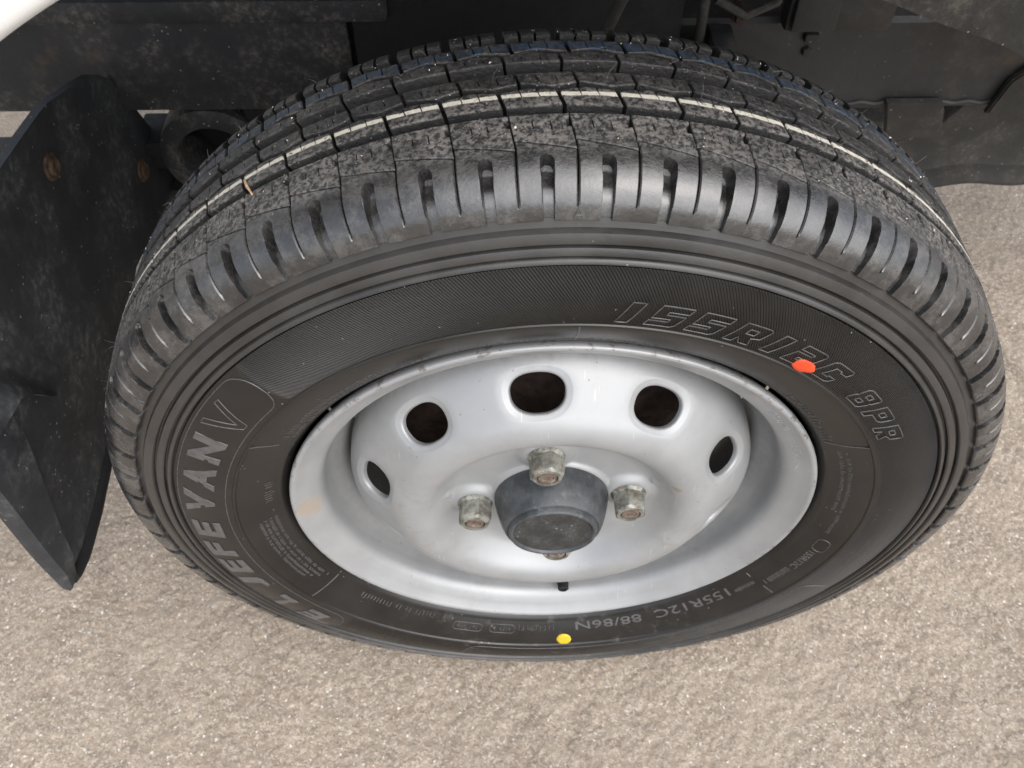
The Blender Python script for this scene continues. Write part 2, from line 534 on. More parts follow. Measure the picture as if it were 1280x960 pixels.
# loose chips lying on the asphalt
def build_grit():
    V, F = [], []
    ico_v = np.array([(0, 0, 1), (.9, 0, .2), (.2, .9, .1), (-.8, .4, .15), (-.5, -.8, .2), (.5, -.7, .1), (0, 0, -.4)])
    ico_f = [(0, 1, 2), (0, 2, 3), (0, 3, 4), (0, 4, 5), (0, 5, 1), (6, 2, 1), (6, 3, 2), (6, 4, 3), (6, 5, 4), (6, 1, 5)]
    for k in range(2200):
        x, y = rng.uniform(-0.8, 0.8), rng.uniform(-0.32, 0.85)
        if abs(x) < 0.11 and -0.02 < y < 0.14:
            continue
        s = rng.uniform(0.0004, 0.0010) if rng.random() < 0.93 else rng.uniform(0.001, 0.0017)
        a = rng.uniform(0, 6.28)
        P = ico_v * (1 + rng.normal(0, 0.18, ico_v.shape)) * np.array([s * rng.uniform(1, 1.9), s, s * 0.7])
        ca, sa = math.cos(a), math.sin(a)
        P = np.stack([P[:, 0] * ca - P[:, 1] * sa + x, P[:, 0] * sa + P[:, 1] * ca + y, P[:, 2] - 0.0004], -1)
        b0 = len(V)
        V += list(P)
        F += [tuple(i + b0 for i in f) for f in ico_f]
    b = NB('loose_chips')
    c = b.mix(b.ss(b.noise(40, 2), 0.3, 0.7), (0.34, 0.29, 0.24), (0.62, 0.57, 0.50))
    c = b.mix(b.ss(b.noise(90, 2), 0.60, 0.66), c, (0.20, 0.16, 0.13))
    o = link('loose_chips', mesh('loose_chips', V, F), b.out(c, 0.7))
    o['kind'] = 'stuff'
    o['label'] = 'small pale stone chips strewn over the worn asphalt'
    o['category'] = 'gravel'


build_grit()

# ------------------------------------------------------------------ the wheel
wheel = empty('wheel', (0, 0, 0), 'silver steel wheel with a new black tyre standing on the asphalt', 'wheel')
AX = (0, 0, AZ)
GROUND = -AZ + 0.0006
N = 67
PITCH = 2 * math.pi / N

# outer tread profile (y, r) from the first sidewall ring over the crown to the inner shoulder
_ctrl = [(-0.0070, 0.2565), (-0.0056, 0.2625), (-0.0030, 0.2690), (0.0015, 0.2745), (0.0075, 0.2785), (0.0150, 0.2808),
         (0.028, 0.2826), (0.042, 0.2838), (0.057, 0.2842), (0.072, 0.2843), (0.086, 0.2842), (0.097, 0.2837), (0.1040, 0.2824),
         (0.1095, 0.2795), (0.1145, 0.2735), (0.1175, 0.2655), (0.1190, 0.2565)]
_pr = catmull(_ctrl, 12)
_sl = np.concatenate([[0], np.cumsum(np.hypot(np.diff(_pr[:, 0]), np.diff(_pr[:, 1])))])
_tg = np.gradient(_pr, axis=0)
_tg /= np.linalg.norm(_tg, axis=1)[:, None]
_nm = np.stack([-_tg[:, 1], _tg[:, 0]], -1)          # outward (y, r)


def s_of_y(y):
    return np.interp(y, _pr[:, 0], _sl)


def tread_pt(th, s, h):
    y = np.interp(s, _sl, _pr[:, 0]) + h * np.interp(s, _sl, _nm[:, 0])
    r = np.interp(s, _sl, _pr[:, 1]) + h * np.interp(s, _sl, _nm[:, 1])
    x, z = r * np.sin(th), r * np.cos(th)
    z = np.maximum(z, GROUND)
    return np.stack([x, y, z], -1)


def patch(name, th0, A, T, smap, hmap, slant, depth, mat, parent, skirt=True):
    """heightfield block: A circumferential 0..1 stations, T stations across; smap(a,t)->s, hmap(a,t)->h"""
    A = np.array(A)
    T = np.array(T)
    a, t = np.meshgrid(A, T, indexing='ij')
    s = smap(a, t)
    h = hmap(a, t)
    th = th0 + PITCH * (a + slant(s))
    na, ntt = a.shape
    v = tread_pt(th, s, h).reshape(-1, 3)
    i = np.arange(na - 1)[:, None]
    j = np.arange(ntt - 1)[None]
    q = i * ntt + j
    f = np.stack([q, q + 1, q + ntt + 1, q + ntt], -1).reshape(-1, 4).tolist()
    if skirt:
        idx = [(x, 0) for x in range(na)] + [(na - 1, x) for x in range(1, ntt)] + [(x, ntt - 1) for x in range(na - 2, -1, -1)] + [(0, x) for x in range(ntt - 2, 0, -1)]
        top = [x * ntt + y for x, y in idx]
        ii = np.array(idx)
        low = tread_pt(th[ii[:, 0], ii[:, 1]], s[ii[:, 0], ii[:, 1]], np.full(len(ii), -depth))
        b0 = len(v)
        v = np.vstack([v, low])
        m = len(top)
        for k in range(m):
            f.append([top[k], b0 + k, b0 + (k + 1) % m, top[(k + 1) % m]])
    return link(name, mesh(name, v, f), mat, parent, smooth=38)


# ---- carcass: sidewall rings, groove floor, bead
_side = [(0.1700, 0.0075), (0.1716, 0.0042), (0.1728, 0.0026), (0.1745, 0.0004), (0.1762, -0.0018), (0.1775, -0.0022), (0.1790, -0.0032),
         (0.1835, -0.0062), (0.1885, -0.0090), (0.1945, -0.0116), (0.1990, -0.0133), (0.2000, -0.0135), (0.2007, -0.0147), (0.2020, -0.0149),
         (0.2026, -0.0143), (0.2070, -0.0150), (0.2130, -0.0155), (0.2190, -0.0151), (0.2250, -0.0140), (0.2310, -0.0123), (0.2365, -0.0100)]
_ridge = [(0.2369, -0.0082), (0.2374, -0.0082), (0.2379, -0.0108), (0.2386, -0.0114), (0.2398, -0.0110), (0.2408, -0.0100), (0.2413, -0.0074), (0.2419, -0.0074),
          (0.2424, -0.0100), (0.2432, -0.0106), (0.2450, -0.0101), (0.2466, -0.0092), (0.2472, -0.0066), (0.2479, -0.0066), (0.2484, -0.0090), (0.2493, -0.0097), (0.2515, -0.0092),
          (0.2540, -0.0080), (0.2549, -0.0050), (0.2562, -0.0044)]
_floor = []
for y0 in np.linspace(-0.0056, 0.1180, 50):
    s0 = s_of_y(y0)
    dpt = 0.0036 + 0.0056 * min(1, max(0, (y0 + 0.0056) / 0.011)) * min(1, max(0, (0.118 - y0) / 0.011))
    p = np.array([np.interp(s0, _sl, _pr[:, 0]) - dpt * np.interp(s0, _sl, _nm[:, 0]), np.interp(s0, _sl, _pr[:, 1]) - dpt * np.interp(s0, _sl, _nm[:, 1])])
    _floor.append((p[1], p[0]))
_inner = [(0.252, 0.1215), (0.235, 0.128), (0.213, 0.131), (0.198, 0.128), (0.182, 0.120), (0.171, 0.113)]


def flat(T, R, Y):
    z = R * np.cos(T)
    k = z < GROUND
    R2 = np.where(k, GROUND / np.where(k, np.cos(T), 1), R)
    return R2, Y


_full = _side + _ridge + _floor + _inner
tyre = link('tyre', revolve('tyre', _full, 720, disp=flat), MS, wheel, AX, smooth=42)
tyre['label'] = 'new black tyre with raised sidewall lettering'
_sy = np.array(_side + _ridge)


def side_y(r):
    return np.interp(r, _sy[:, 0], _sy[:, 1])


# ---- tread blocks
def slant_out(s):
    y = np.interp(s, _sl, _pr[:, 0])
    return np.interp(y, [0.0, 0.016, 0.036, 0.042, 0.052, 0.066, 0.075, 0.092, 0.110], [0.26, 0.26, 0.16, 0.10, 0.0, -0.14, -0.20, -0.34, -0.42]) - 0.20


def build_shoulder(k):
    g = 0.022                                     # half sipe width in pitch units
    hw0, hw1 = 0.122, 0.100                       # slot half width (top, bottom)
    A = [g, g + 0.012, 0.12, 0.24, 0.33, 0.360, 0.372, 0.380, 0.388, 0.396, 0.404, 0.412, 0.422, 0.436, 0.452, 0.475, 0.50, 0.525, 0.548, 0.564, 0.578, 0.588, 0.596, 0.604, 0.612, 0.620, 0.628, 0.640, 0.67, 0.76, 0.88, 1 - g - 0.012, 1 - g]
    T = [0, 0.02, 0.06, 0.12, 0.17, 0.2, 0.24, 0.32, 0.40, 0.48, 0.56, 0.62, 0.67, 0.71, 0.74, 0.765, 0.785, 0.80, 0.815, 0.83, 0.84, 0.85, 0.87, 0.92, 0.97, 0.985, 1]
    ylo = -0.0064
    jit = rng.normal(0, 1, 4)

    def smap(a, t):
        yh = 0.0205 - 0.0058 * a                  # sawtooth edge
        s0, s1 = s_of_y(ylo), s_of_y(yh)
        return s0 + (s1 - s0) * t

    def hmap(a, t):
        h = np.zeros_like(a)
        h -= 0.0004 * (t > 0.99) + 0.0009 * (t < 0.005)
        # block borders: rounded only where the sipe is open
        edge = (a < g + 0.001) | (a > 1 - g - 0.001)
        h -= np.where(edge & (t > 0.20), 0.0008, 0)
        # scalloped slot in the middle, rounded top end
        w = hw1 + (hw0 - hw1) * t
        u = np.abs(a - 0.5) / w
        rnd = np.sqrt(np.clip(1 - (np.clip(t - 0.765, 0, 1) / 0.085) ** 2, 1e-6, 1))
        u = u / rnd
        prof = np.clip((1.0 - u) / 0.13, 0, 1)
        prof = prof * prof * (3 - 2 * prof)
        dep = np.interp(t, [0, 0.06, 0.24, 0.42, 0.58, 0.74, 0.84], [0.0026, 0.0028, 0.0033, 0.0048, 0.0072, 0.0082, 0.0072])
        h -= prof * dep * (t < 0.849)
        # little nub at the sipe foot
        h += 0.00045 * np.exp(-((a - 0.02) / 0.02) ** 2 - ((t - 0.10) / 0.012) ** 2)
        return h

    # open the sipe only above its foot by pulling the border in
    def smap2(a, t):
        return smap(a, t)
    a_, t_ = np.meshgrid(np.array(A), np.array(T), indexing='ij')
    o = patch('shoulder_block', k * PITCH, A, T, smap2, hmap, lambda s: slant_out(s), 0.0085, MT, tyre)
    # close the gap at the foot (t < 0.2): border vertices move out to the seam
    me = o.data
    ntt = len(T)
    for bi, sgn in ((0, -1), (len(A) - 1, 1)):
        for j, t in enumerate(T):
            kk = float(np.interp(t, [0.0, 0.18, 0.24, 0.9, 1.0], [1.0, 1.0, 0.66, 0.35, 0.15]))
            if kk > 0:
                v = me.vertices[bi * ntt + j]
                ang = sgn * g * PITCH * kk
                x, z = v.co.x, v.co.z
                v.co.x = x * math.cos(ang) + z * math.sin(ang)
                v.co.z = -x * math.sin(ang) + z * math.cos(ang)
    me.update()


def sipes(a, t, where, half, t0, t1, d):
    h = np.zeros_like(a)
    for c in where:
        h -= d * ((np.abs(a - c) < half * 0.7) & (t > t0) & (t < t1))
    return h


def stations(where, half, lo, hi, extra):
    S = [lo, lo + 0.012] + [hi - 0.012, hi] + list(extra)
    for c in where:
        S += [c - half, c - half * 0.5, c + half * 0.5, c + half]
    return sorted(set(round(x, 5) for x in S))


def build_rib(k):
    wh = [0.36 + rng.normal(0, 0.01), 0.64 + rng.normal(0, 0.01)]
    half = 0.012
    A = stations(wh, half, 0.012, 0.988, [0.12, 0.2, 0.28, 0.45, 0.5, 0.56, 0.72, 0.8, 0.9])
    T = [0, 0.02, 0.12, 0.25, 0.35, 0.45, 0.46, 0.6, 0.74, 0.75, 0.85, 0.93, 0.975, 1]

    def smap(a, t):
        s0 = s_of_y(0.0212 - 0.0058 * a)
        s1 = s_of_y(0.0362)
        return s0 + (s1 - s0) * t

    def hmap(a, t):
        h = sipes(a, t, wh, half, 0.455, 0.745, 0.0022)
        h -= 0.0004 * ((t < 0.01) | (t > 0.99))
        e = (a < 0.014) | (a > 0.986)
        h -= 0.0004 * e
        # notch running in from the groove on the block border
        h -= 0.004 * ((a > 0.90) & (a < 0.99) & (t > 0.70) & (t < 0.93)) * 0.8
        return h
    patch('rib_block', k * PITCH, A, T, smap, hmap, slant_out, 0.0078, MT, tyre)


def build_stripe(k):
    wh = [0.36, 0.66]
    half = 0.011
    A = stations(wh, half, 0.036, 0.964, [0.12, 0.2, 0.28, 0.45, 0.51, 0.58, 0.75, 0.85])
    T = [0, 0.03, 0.15, 0.3, 0.45, 0.46, 0.6, 0.75, 0.88, 0.96, 1]

    def smap(a, t):
        s0 = s_of_y(0.0418)
        s1 = s_of_y(0.0524 + 0.0022 * (1 - np.abs(a - 0.55) * 2))
        return s0 + (s1 - s0) * t

    def hmap(a, t):
        h = sipes(a, t, wh, half, 0.455, 1.01, 0.003)
        h -= 0.00025 * (t < 0.01) + 0.0003 * (t > 0.99)
        e = (a < 0.038) | (a > 0.962)
        return h - 0.0004 * e
    patch('stripe_block', k * PITCH, A, T, smap, hmap, slant_out, 0.0078, MT, tyre)


def build_zig(k):
    wh = [0.34, 0.66]
    half = 0.011
    A = stations(wh, half, 0.030, 0.970, [0.12, 0.2, 0.28, 0.44, 0.5, 0.56, 0.75, 0.85])
    T = [0, 0.03, 0.12, 0.25, 0.26, 0.45, 0.6, 0.74, 0.75, 0.88, 0.96, 1]

    def smap(a, t):
        s0 = s_of_y(0.0566 + 0.0030 * (np.abs(a - 0.55) * 2) - 0.0010)
        s1 = s_of_y(0.0656)
        return s0 + (s1 - s0) * t

    def hmap(a, t):
        h = sipes(a, t, wh, half, 0.255, 0.745, 0.0025)
        h -= 0.0005 * (t < 0.01) + 0.0004 * (t > 0.99)
        e = (a < 0.032) | (a > 0.968)
        return h - 0.0005 * e
    patch('zigzag_block', (k + 0.42) * PITCH, A, T, smap, hmap, slant_out, 0.0078, MT, tyre)


def build_crown(k):
    wh = [0.34, 0.66]
    half = 0.011
    A = stations(wh, half, 0.028, 0.972, [0.12, 0.2, 0.28, 0.44, 0.5, 0.56, 0.75, 0.85])
    T = [0, 0.03, 0.15, 0.3, 0.31, 0.5, 0.7, 0.71, 0.85, 0.96, 1]

    def smap(a, t):
        s0 = s_of_y(0.0745)
        s1 = s_of_y(0.0805 + 0.0022 * (1 - np.abs(a - 0.45) * 2))
        return s0 + (s1 - s0) * t

    def hmap(a, t):
        h = sipes(a, t, wh, half, 0.305, 0.705, 0.002)
        h -= 0.0003 * (t < 0.01) + 0.0005 * (t > 0.99)
        e = (a < 0.030) | (a > 0.970)
        return h - 0.0005 * e
    patch('crown_block', (k + 0.31) * PITCH, A, T, smap, hmap, slant_out, 0.0072, MT, tyre)


def build_blue(k):
    wh = [0.35, 0.65]
    half = 0.012
    A = stations(wh, half, 0.034, 0.966, [0.12, 0.2, 0.28, 0.44, 0.5, 0.56, 0.75, 0.85])
    T = [0, 0.04, 0.15, 0.3, 0.45, 0.55, 0.7, 0.85, 0.96, 1]

    def smap(a, t):
        s0 = s_of_y(0.0822 + 0.0030 * (1 - np.abs(a - 0.45) * 2))
        s1 = s_of_y(0.0915)
        return s0 + (s1 - s0) * t

    def hmap(a, t):
        h = sipes(a, t, wh, half, 0.10, 1.01, 0.003)
        h -= 0.0005 * (t < 0.01) + 0.0004 * (t > 0.99)
        e = (a < 0.036) | (a > 0.964)
        return h - 0.0005 * e
    patch('painted_block', (k + 0.52) * PITCH, A, T, smap, hmap, slant_out, 0.0072, MT, tyre)


def build_back(k):
    wh = [0.36, 0.64]
    half = 0.028
    A = stations(wh, half, 0.085, 0.915, [0.15, 0.24, 0.42, 0.5, 0.55, 0.72, 0.82])
    T = [0, 0.02, 0.08, 0.15, 0.22, 0.30, 0.45, 0.46, 0.6, 0.75, 0.88, 1]

    def smap(a, t):
        s0 = s_of_y(0.0972)
        s1 = s_of_y(0.1182)
        return s0 + (s1 - s0) * t

    def hmap(a, t):
        h = sipes(a, t, wh, half, -1, 0.455, 0.0045)
        e = (a < 0.087) | (a > 0.913)
        return h - 0.0005 * e - 0.0003 * (t < 0.01)
    patch('edge_block', (k + 0.40) * PITCH, A, T, smap, hmap, slant_out, 0.0072, MT, tyre)


for k in range(N):
    build_shoulder(k)
    build_rib(k)
    build_stripe(k)
    build_zig(k)
    build_crown(k)
    build_blue(k)
    build_back(k)


def shoulder_mark(th, s0, size):
    V, F = [], []
    r = 0.262
    for seg in (((-0.4, 0), (0, 1)), ((0, 1), (0.4, 0)), ((-0.22, 0.35), (0.22, 0.35))):
        P = [tread_pt(np.array(th + u * size / r), np.array(s0 + v * size), np.array(0.0002)) for u, v in seg]
        v, f = tube_verts(P, 0.00035, 5)
        k = len(V)
        V += v
        F += [tuple(x + k for x in q) for q in f]
    link('wear_mark', mesh('wear_mark', V, F), MOUT, tyre)


for q in range(6):
    shoulder_mark(math.radians(0.6 + 60 * q) if q else math.radians(0.4), 0.0042, 0.0052)

# ---- moulding whiskers and grit caught in the tread
def whiskers():
    V, F = [], []

    def hair(th, s, L, lean, rad):
        p0 = tread_pt(np.array(th), np.array(s), np.array(-0.0002))
        p1 = tread_pt(np.array(th + lean[0] * 0.5), np.array(s + lean[1] * 0.5), np.array(L * 0.55))
        p2 = tread_pt(np.array(th + lean[0] * 1.3), np.array(s + lean[1] * 1.2), np.array(L))
        v, f = tube_verts([p0, p1, p2], [rad, rad * 0.8, rad * 0.35], 4)
        b0 = len(V)
        V.extend(v)
        F.extend([tuple(i + b0 for i in q) for q in f])
    for _ in range(170):
        th = rng.uniform(-2.0, 2.0)
        y = rng.choice([rng.uniform(0.018, 0.035), rng.uniform(0.043, 0.064), rng.uniform(0.075, 0.104)], p=[0.3, 0.3, 0.4])
        L = rng.uniform(0.0012, 0.0040) if rng.random() < 0.8 else rng.uniform(0.004, 0.0085)
        hair(th, s_of_y(y), L, (rng.normal(0, 0.006), rng.normal(0, 0.0012)), 0.00016 + 0.00008 * rng.random())
    o = link('moulding_whiskers', mesh('moulding_whiskers', V, F), MHAIR, tyre)
    o['kind'] = 'stuff'
    V, F = [], []
    for _ in range(520):
        th = rng.uniform(-2.0, 2.0)
        y = rng.uniform(0.014, 0.104)
        if 0.036 < y < 0.042 or 0.0655 < y < 0.0745:
            continue
        s = abs(rng.normal(0, 0.00026)) + 0.00016
        p = tread_pt(np.array(th), np.array(s_of_y(y)), np.array(0.0001))
        e = rng.normal(0, 1, (4, 3))
        e /= np.linalg.norm(e, axis=1)[:, None]
        b0 = len(V)
        V.extend(list(p + e * s * 1.3))
        F.extend([(b0, b0 + 1, b0 + 2), (b0, b0 + 2, b0 + 3), (b0, b0 + 3, b0 + 1), (b0 + 1, b0 + 3, b0 + 2)])
    o = link('tread_grit', mesh('tread_grit', V, F), MGRIT, tyre)
    o['kind'] = 'stuff'


whiskers()


# ---- raised lettering on the sidewall
def text_geo(txt, outline=False, shear=0.0, offset=0.0, extrude=0.02, bevel=0.0, res=3):
    cu = bpy.data.curves.new('t', 'FONT')
    cu.body = txt
    cu.size = 1.0
    cu.shear = shear
    cu.offset = offset
    cu.resolution_u = res
    if outline:
        cu.fill_mode = 'NONE'
        cu.bevel_depth = bevel
        cu.bevel_resolution = 1
        cu.extrude = 0.0
    else:
        cu.extrude = extrude
        cu.bevel_depth = bevel
        cu.bevel_resolution = 0
    ob = bpy.data.objects.new('t', cu)
    COL.objects.link(ob)
    bpy.context.view_layer.update()
    dg = bpy.context.evaluated_depsgraph_get()
    me = bpy.data.meshes.new_from_object(ob.evaluated_get(dg))
    bpy.data.objects.remove(ob, do_unlink=True)
    bpy.data.curves.remove(cu)
    return me


def bend(me, fn):
    n = len(me.vertices)
    co = np.empty(n * 3)
    me.vertices.foreach_get('co', co)
    co = co.reshape(-1, 3)
    out = fn(co)
    me.vertices.foreach_set('co', out.ravel().astype(np.float32))
    me.update()


def on_side(th, r, h):
    return np.stack([r * np.sin(th), side_y(r) - h, r * np.cos(th)], -1)


def letter(ch, deg, rb, H, W, hz, outline=False, shear=0.0, offset=0.0, mat=None, bevel=0.02, name='letter'):
    me = text_geo(ch, outline, shear, offset, 0.02, bevel)

    def fn(co):
        lo, hi = co.min(0), co.max(0)
        u = (co[:, 0] - lo[0]) / (hi[0] - lo[0]) - 0.5
        v = (co[:, 1] - lo[1]) / (hi[1] - lo[1])
        zt = co[:, 2] / max(1e-6, np.abs(co[:, 2]).max())
        r = rb + v * H
        return on_side(math.radians(deg) + u * W / (rb + H * 0.5), r, zt * hz)
    bend(me, fn)
    return link(name, me, mat or MLET, tyre, smooth=40)


for ch, deg, W in [('E', -126.0, .020), ('L', -117.2, .017), ('J', -108.6, .016), ('E', -101.8, .020), ('F', -95.2, .019), ('E', -88.0, .020),
                   ('V', -79.0, .0255), ('A', -71.3, .0265), ('N', -63.2, .0245)]:
    letter(ch, deg, 0.2125, 0.0185, W, 0.0007, offset=0.045, bevel=0.006)
BLOCK = {
    '1': [[(0.15, 0), (0.85, 0), (0.85, 1), (0.15, 1)]],
    '5': [[(0, 0), (0.9, 0), (1, 0.1), (1, 0.6), (0.36, 0.6), (0.36, 0.74), (1, 0.74), (1, 1), (0, 1), (0, 0.4), (0.64, 0.4), (0.64, 0.26), (0, 0.26)]],
    'R': [[(0, 0), (0.34, 0), (0.34, 0.3), (0.62, 0), (1, 0), (0.74, 0.36), (1, 0.46), (1, 0.9), (0.9, 1), (0, 1)], [(0.34, 0.54), (0.66, 0.54), (0.66, 0.76), (0.34, 0.76)]],
    '2': [[(0, 0), (1, 0), (1, 0.25), (0.36, 0.25), (0.36, 0.38), (1, 0.38), (1, 0.9), (0.9, 1), (0, 1), (0, 0.75), (0.64, 0.75), (0.64, 0.62), (0, 0.62)]],
    'C': [[(0.1, 0), (0.9, 0), (1, 0.1), (1, 0.32), (0.66, 0.32), (0.66, 0.25), (0.36, 0.25), (0.36, 0.75), (0.66, 0.75), (0.66, 0.68), (1, 0.68), (1, 0.9), (0.9, 1), (0.1, 1), (0, 0.9), (0, 0.1)]],
    '8': [[(0.1, 0), (0.9, 0), (1, 0.1), (1, 0.44), (0.93, 0.5), (1, 0.56), (1, 0.9), (0.9, 1), (0.1, 1), (0, 0.9), (0, 0.56), (0.07, 0.5), (0, 0.44), (0, 0.1)],
          [(0.34, 0.2), (0.66, 0.2), (0.66, 0.4), (0.34, 0.4)], [(0.34, 0.6), (0.66, 0.6), (0.66, 0.8), (0.34, 0.8)]],
    'P': [[(0, 0), (0.34, 0), (0.34, 0.32), (0.9, 0.32), (1, 0.42), (1, 0.9), (0.9, 1), (0, 1)], [(0.34, 0.54), (0.66, 0.54), (0.66, 0.78), (0.34, 0.78)]],
    'V': [[(0.0, 1), (0.2, 1), (0.52, 0.22), (0.84, 1), (1.0, 1), (0.62, 0), (0.42, 0)]],
}


def block_letter(ch, deg, rb, H, W, slope, rad, name='letter'):
    """moulded outline letter: a thin raised bead following the letter's edges"""
    V, F = [], []
    for loop in BLOCK[ch]:
        pts = []
        n = len(loop)
        for i in range(n):
            (a, b_), (c, d) = loop[i], loop[(i + 1) % n]
            m = 3
            for q in range(m):
                pts.append((a + (c - a) * q / m, b_ + (d - b_) * q / m))
        path = []
        for u, v in pts:
            r = rb + v * H
            x = (u - 0.5) * W + (v - 0.5) * H * slope
            path.append(on_side(math.radians(deg) + x / (rb + H * 0.5), r, 0.00008))
        v_, f_ = tube_verts(path, rad, 5, True)
        k = len(V)
        V += v_
        F += [tuple(x + k for x in q) for q in f_]
    return link(name, mesh(name, V, F), MOUT, tyre, smooth=60)


block_letter('V', -54.5, 0.2100, 0.0210, 0.024, 0.0, 0.00042, 'emblem')
for ch, deg, W in [('1', 7.6, .0090), ('5', 12.6, .0150), ('5', 18.2, .0150), ('R', 24.0, .0150), ('1', 28.8, .0090), ('2', 33.8, .0150), ('C', 39.5, .0150)]:
    block_letter(ch, deg, 0.2056, 0.0140, W, 0.45, 0.00034)
for ch, deg, W in [('8', 48.4, .0135), ('P', 53.8, .0135), ('R', 59.2, .0135)]:
    block_letter(ch, deg, 0.2060, 0.0130, W, 0.35, 0.00040)


def side_line(name, pts, rad=0.0004, h=0.0001, mat=None, closed=False):
    """raised moulded line through (deg, r) points"""
    P = []
    n = len(pts)
    m = n if closed else n - 1
    for i in range(m):
        (d0, r0), (d1, r1) = pts[i], pts[(i + 1) % n]
        c = max(1, int(abs(d1 - d0) / 1.5), int(abs(r1 - r0) / 0.004))
        for k in range(c):
            P.append((d0 + (d1 - d0) * k / c, r0 + (r1 - r0) * k / c))
    if not closed:
        P.append(pts[-1])
    path = [on_side(math.radians(d), r, h) for d, r in P]
    return link(name, tube(name, path, rad, 6, closed), mat or MOUT, tyre, smooth=60)


def capsule(d0, d1, r0, r1, rd):
    k = math.degrees(rd / (0.5 * (r0 + r1)))
    pts = []
    for cx, cy, a0 in ((d1 - k, r1 - rd, 90), (d1 - k, r0 + rd, 0), (d0 + k, r0 + rd, -90), (d0 + k, r1 - rd, -180)):
        for q in range(7):
            a = math.radians(a0 - 15 * q)
            pts.append((cx + k * math.cos(a), cy + rd * math.sin(a)))
    return pts


side_line('name_panel_line', capsule(-132.5, -44.8, 0.2062, 0.2345, 0.0130), 0.00035, 0.0, closed=True)
side_line('name_panel_line', capsule(114.5, 198.0, 0.2062, 0.2345, 0.0130), 0.00035, 0.0, closed=True)
for d, ra, rb in ((62.8, 0.1772, 0.2004), (-59.8, 0.1850, 0.2010), (-119.4, 0.1745, 0.2000), (122.0, 0.1900, 0.1985), (1.6, 0.1770, 0.2000), (122.6, 0.1765, 0.1800)):
    side_line('index_line', [(d, ra), (d, rb)], 0.00045, 0.0001)


def small_text_in(txt, d0, d1, rb, H, hz=0.0003):
    """lettering read from outside the lower wheel: tops to the rim, runs anticlockwise from d0 to d1"""
    me = text_geo(txt, False, 0.0, 0.006, 0.02, 0.0, 2)

    def fn(co):
        k = H / 0.70
        u = (co[:, 0] - co[:, 0].min())
        u = u / u.max()
        zt = np.sign(co[:, 2])
        r = rb + co[:, 1] * k
        return on_side(np.radians(d0 + (d1 - d0) * u), r, zt * hz)
    bend(me, fn)
    return link('small_lettering', me, MLET, tyre)


small_text_in('155R12C  88/86N', 130.5, 172.0, 0.1800, 0.0062)
side_line('mark_ring', capsule(187.5, 194.0, 0.1815, 0.1885, 0.0033), 0.0003, 0.0001, closed=True)
side_line('mark_ring', capsule(196.0, 203.5, 0.1825, 0.1890, 0.0030), 0.0003, 0.0001, closed=True)
side_line('mark_ring', capsule(99.0, 103.5, 0.1865, 0.1945, 0.0036), 0.0003, 0.0001, closed=True)
small_text_in('155R12C', 104.5, 112.0, 0.1870, 0.0045)


def tick_row(d0, d1, r0, H, n, seed, lean=0.0):
    """moulded marks too small to read"""
    g = np.random.default_rng(seed)
    V, F = [], []
    d = d0
    step = (d1 - d0) / n
    for i in range(n):
        if g.random() < 0.14:
            continue
        dd = d0 + step * (i + 0.5)
        ra, rb_ = r0 + g.uniform(0, 0.12) * H, r0 + H * g.uniform(0.75, 1.0)
        segs = [((dd, ra), (dd + lean, rb_))]
        if g.random() < 0.65:
            m = g.choice([ra, 0.5 * (ra + rb_), rb_])
            segs.append(((dd, m), (dd + step * 0.5, m)))
        for (p, q) in segs:
            a = on_side(math.radians(p[0]), p[1], 0.0001)
            b_ = on_side(math.radians(q[0]), q[1], 0.0001)
            v, f = tube_verts([a, b_], 0.00029, 4)
            k = len(V)
            V += v
            F += [tuple(x + k for x in qq) for qq in f]
    o = link('moulded_marks', mesh('moulded_marks', V, F), MOUT, tyre)
    o['kind'] = 'stuff'


tick_row(-58, -30, 0.1815, 0.0046, 46, 1, 0.4)
tick_row(-58, -30, 0.1775, 0.0030, 60, 2, 0.4)
tick_row(-30, 20, 0.1778, 0.0022, 110, 3, 0.3)
tick_row(44, 62, 0.1770, 0.0050, 30, 4, -0.4)
tick_row(65, 88, 0.1825, 0.0022, 40, 5)
tick_row(65, 97, 0.1865, 0.0022, 54, 6)
tick_row(113, 121, 0.1860, 0.0046, 14, 7)
tick_row(123, 129, 0.1830, 0.0030, 12, 8)
for q, rr in enumerate((0.1795, 0.1828, 0.1858, 0.1888)):
    tick_row(-117 + 1.5 * q, -88, rr, 0.0020, 56, 20 + q)
tick_row(-82, -74, 0.1800, 0.0050, 9, 30)
tick_row(206, 231, 0.1795, 0.0040, 26, 31)
tick_row(188.5, 193, 0.1832, 0.0038, 6, 32)
tick_row(197, 202.5, 0.1840, 0.0036, 7, 33)
tick_row(176, 187, 0.1812, 0.0052, 10, 34)


def paint_dot(name, deg, r, ad, ar, mat, rag, label):
    n = 40
    V = [on_side(np.array(math.radians(deg)), np.array(r), 0.0009)]
    for ring, hh in ((0.55, 0.00088), (0.92, 0.0007), (1.0, 0.0)):
        for i in range(n):
            a = 2 * math.pi * i / n
            q = ring * (1 + rag * (math.sin(3 * a + 1) * 0.5 + math.sin(5 * a + 2) * 0.3 + math.sin(9 * a) * 0.2))
            V.append(on_side(np.array(math.radians(deg) + ad * q * math.cos(a) / r), np.array(r + ar * q * math.sin(a)), hh))
    F = [(0, 1 + i, 1 + (i + 1) % n) for i in range(n)]
    for k in range(2):
        for i in range(n):
            a, b_ = 1 + k * n + i, 1 + k * n + (i + 1) % n
            F.append((a, a + n, b_ + n, b_))
    o = link(name, mesh(name, V, F), mat, tyre, smooth=60)
    o['label'] = label


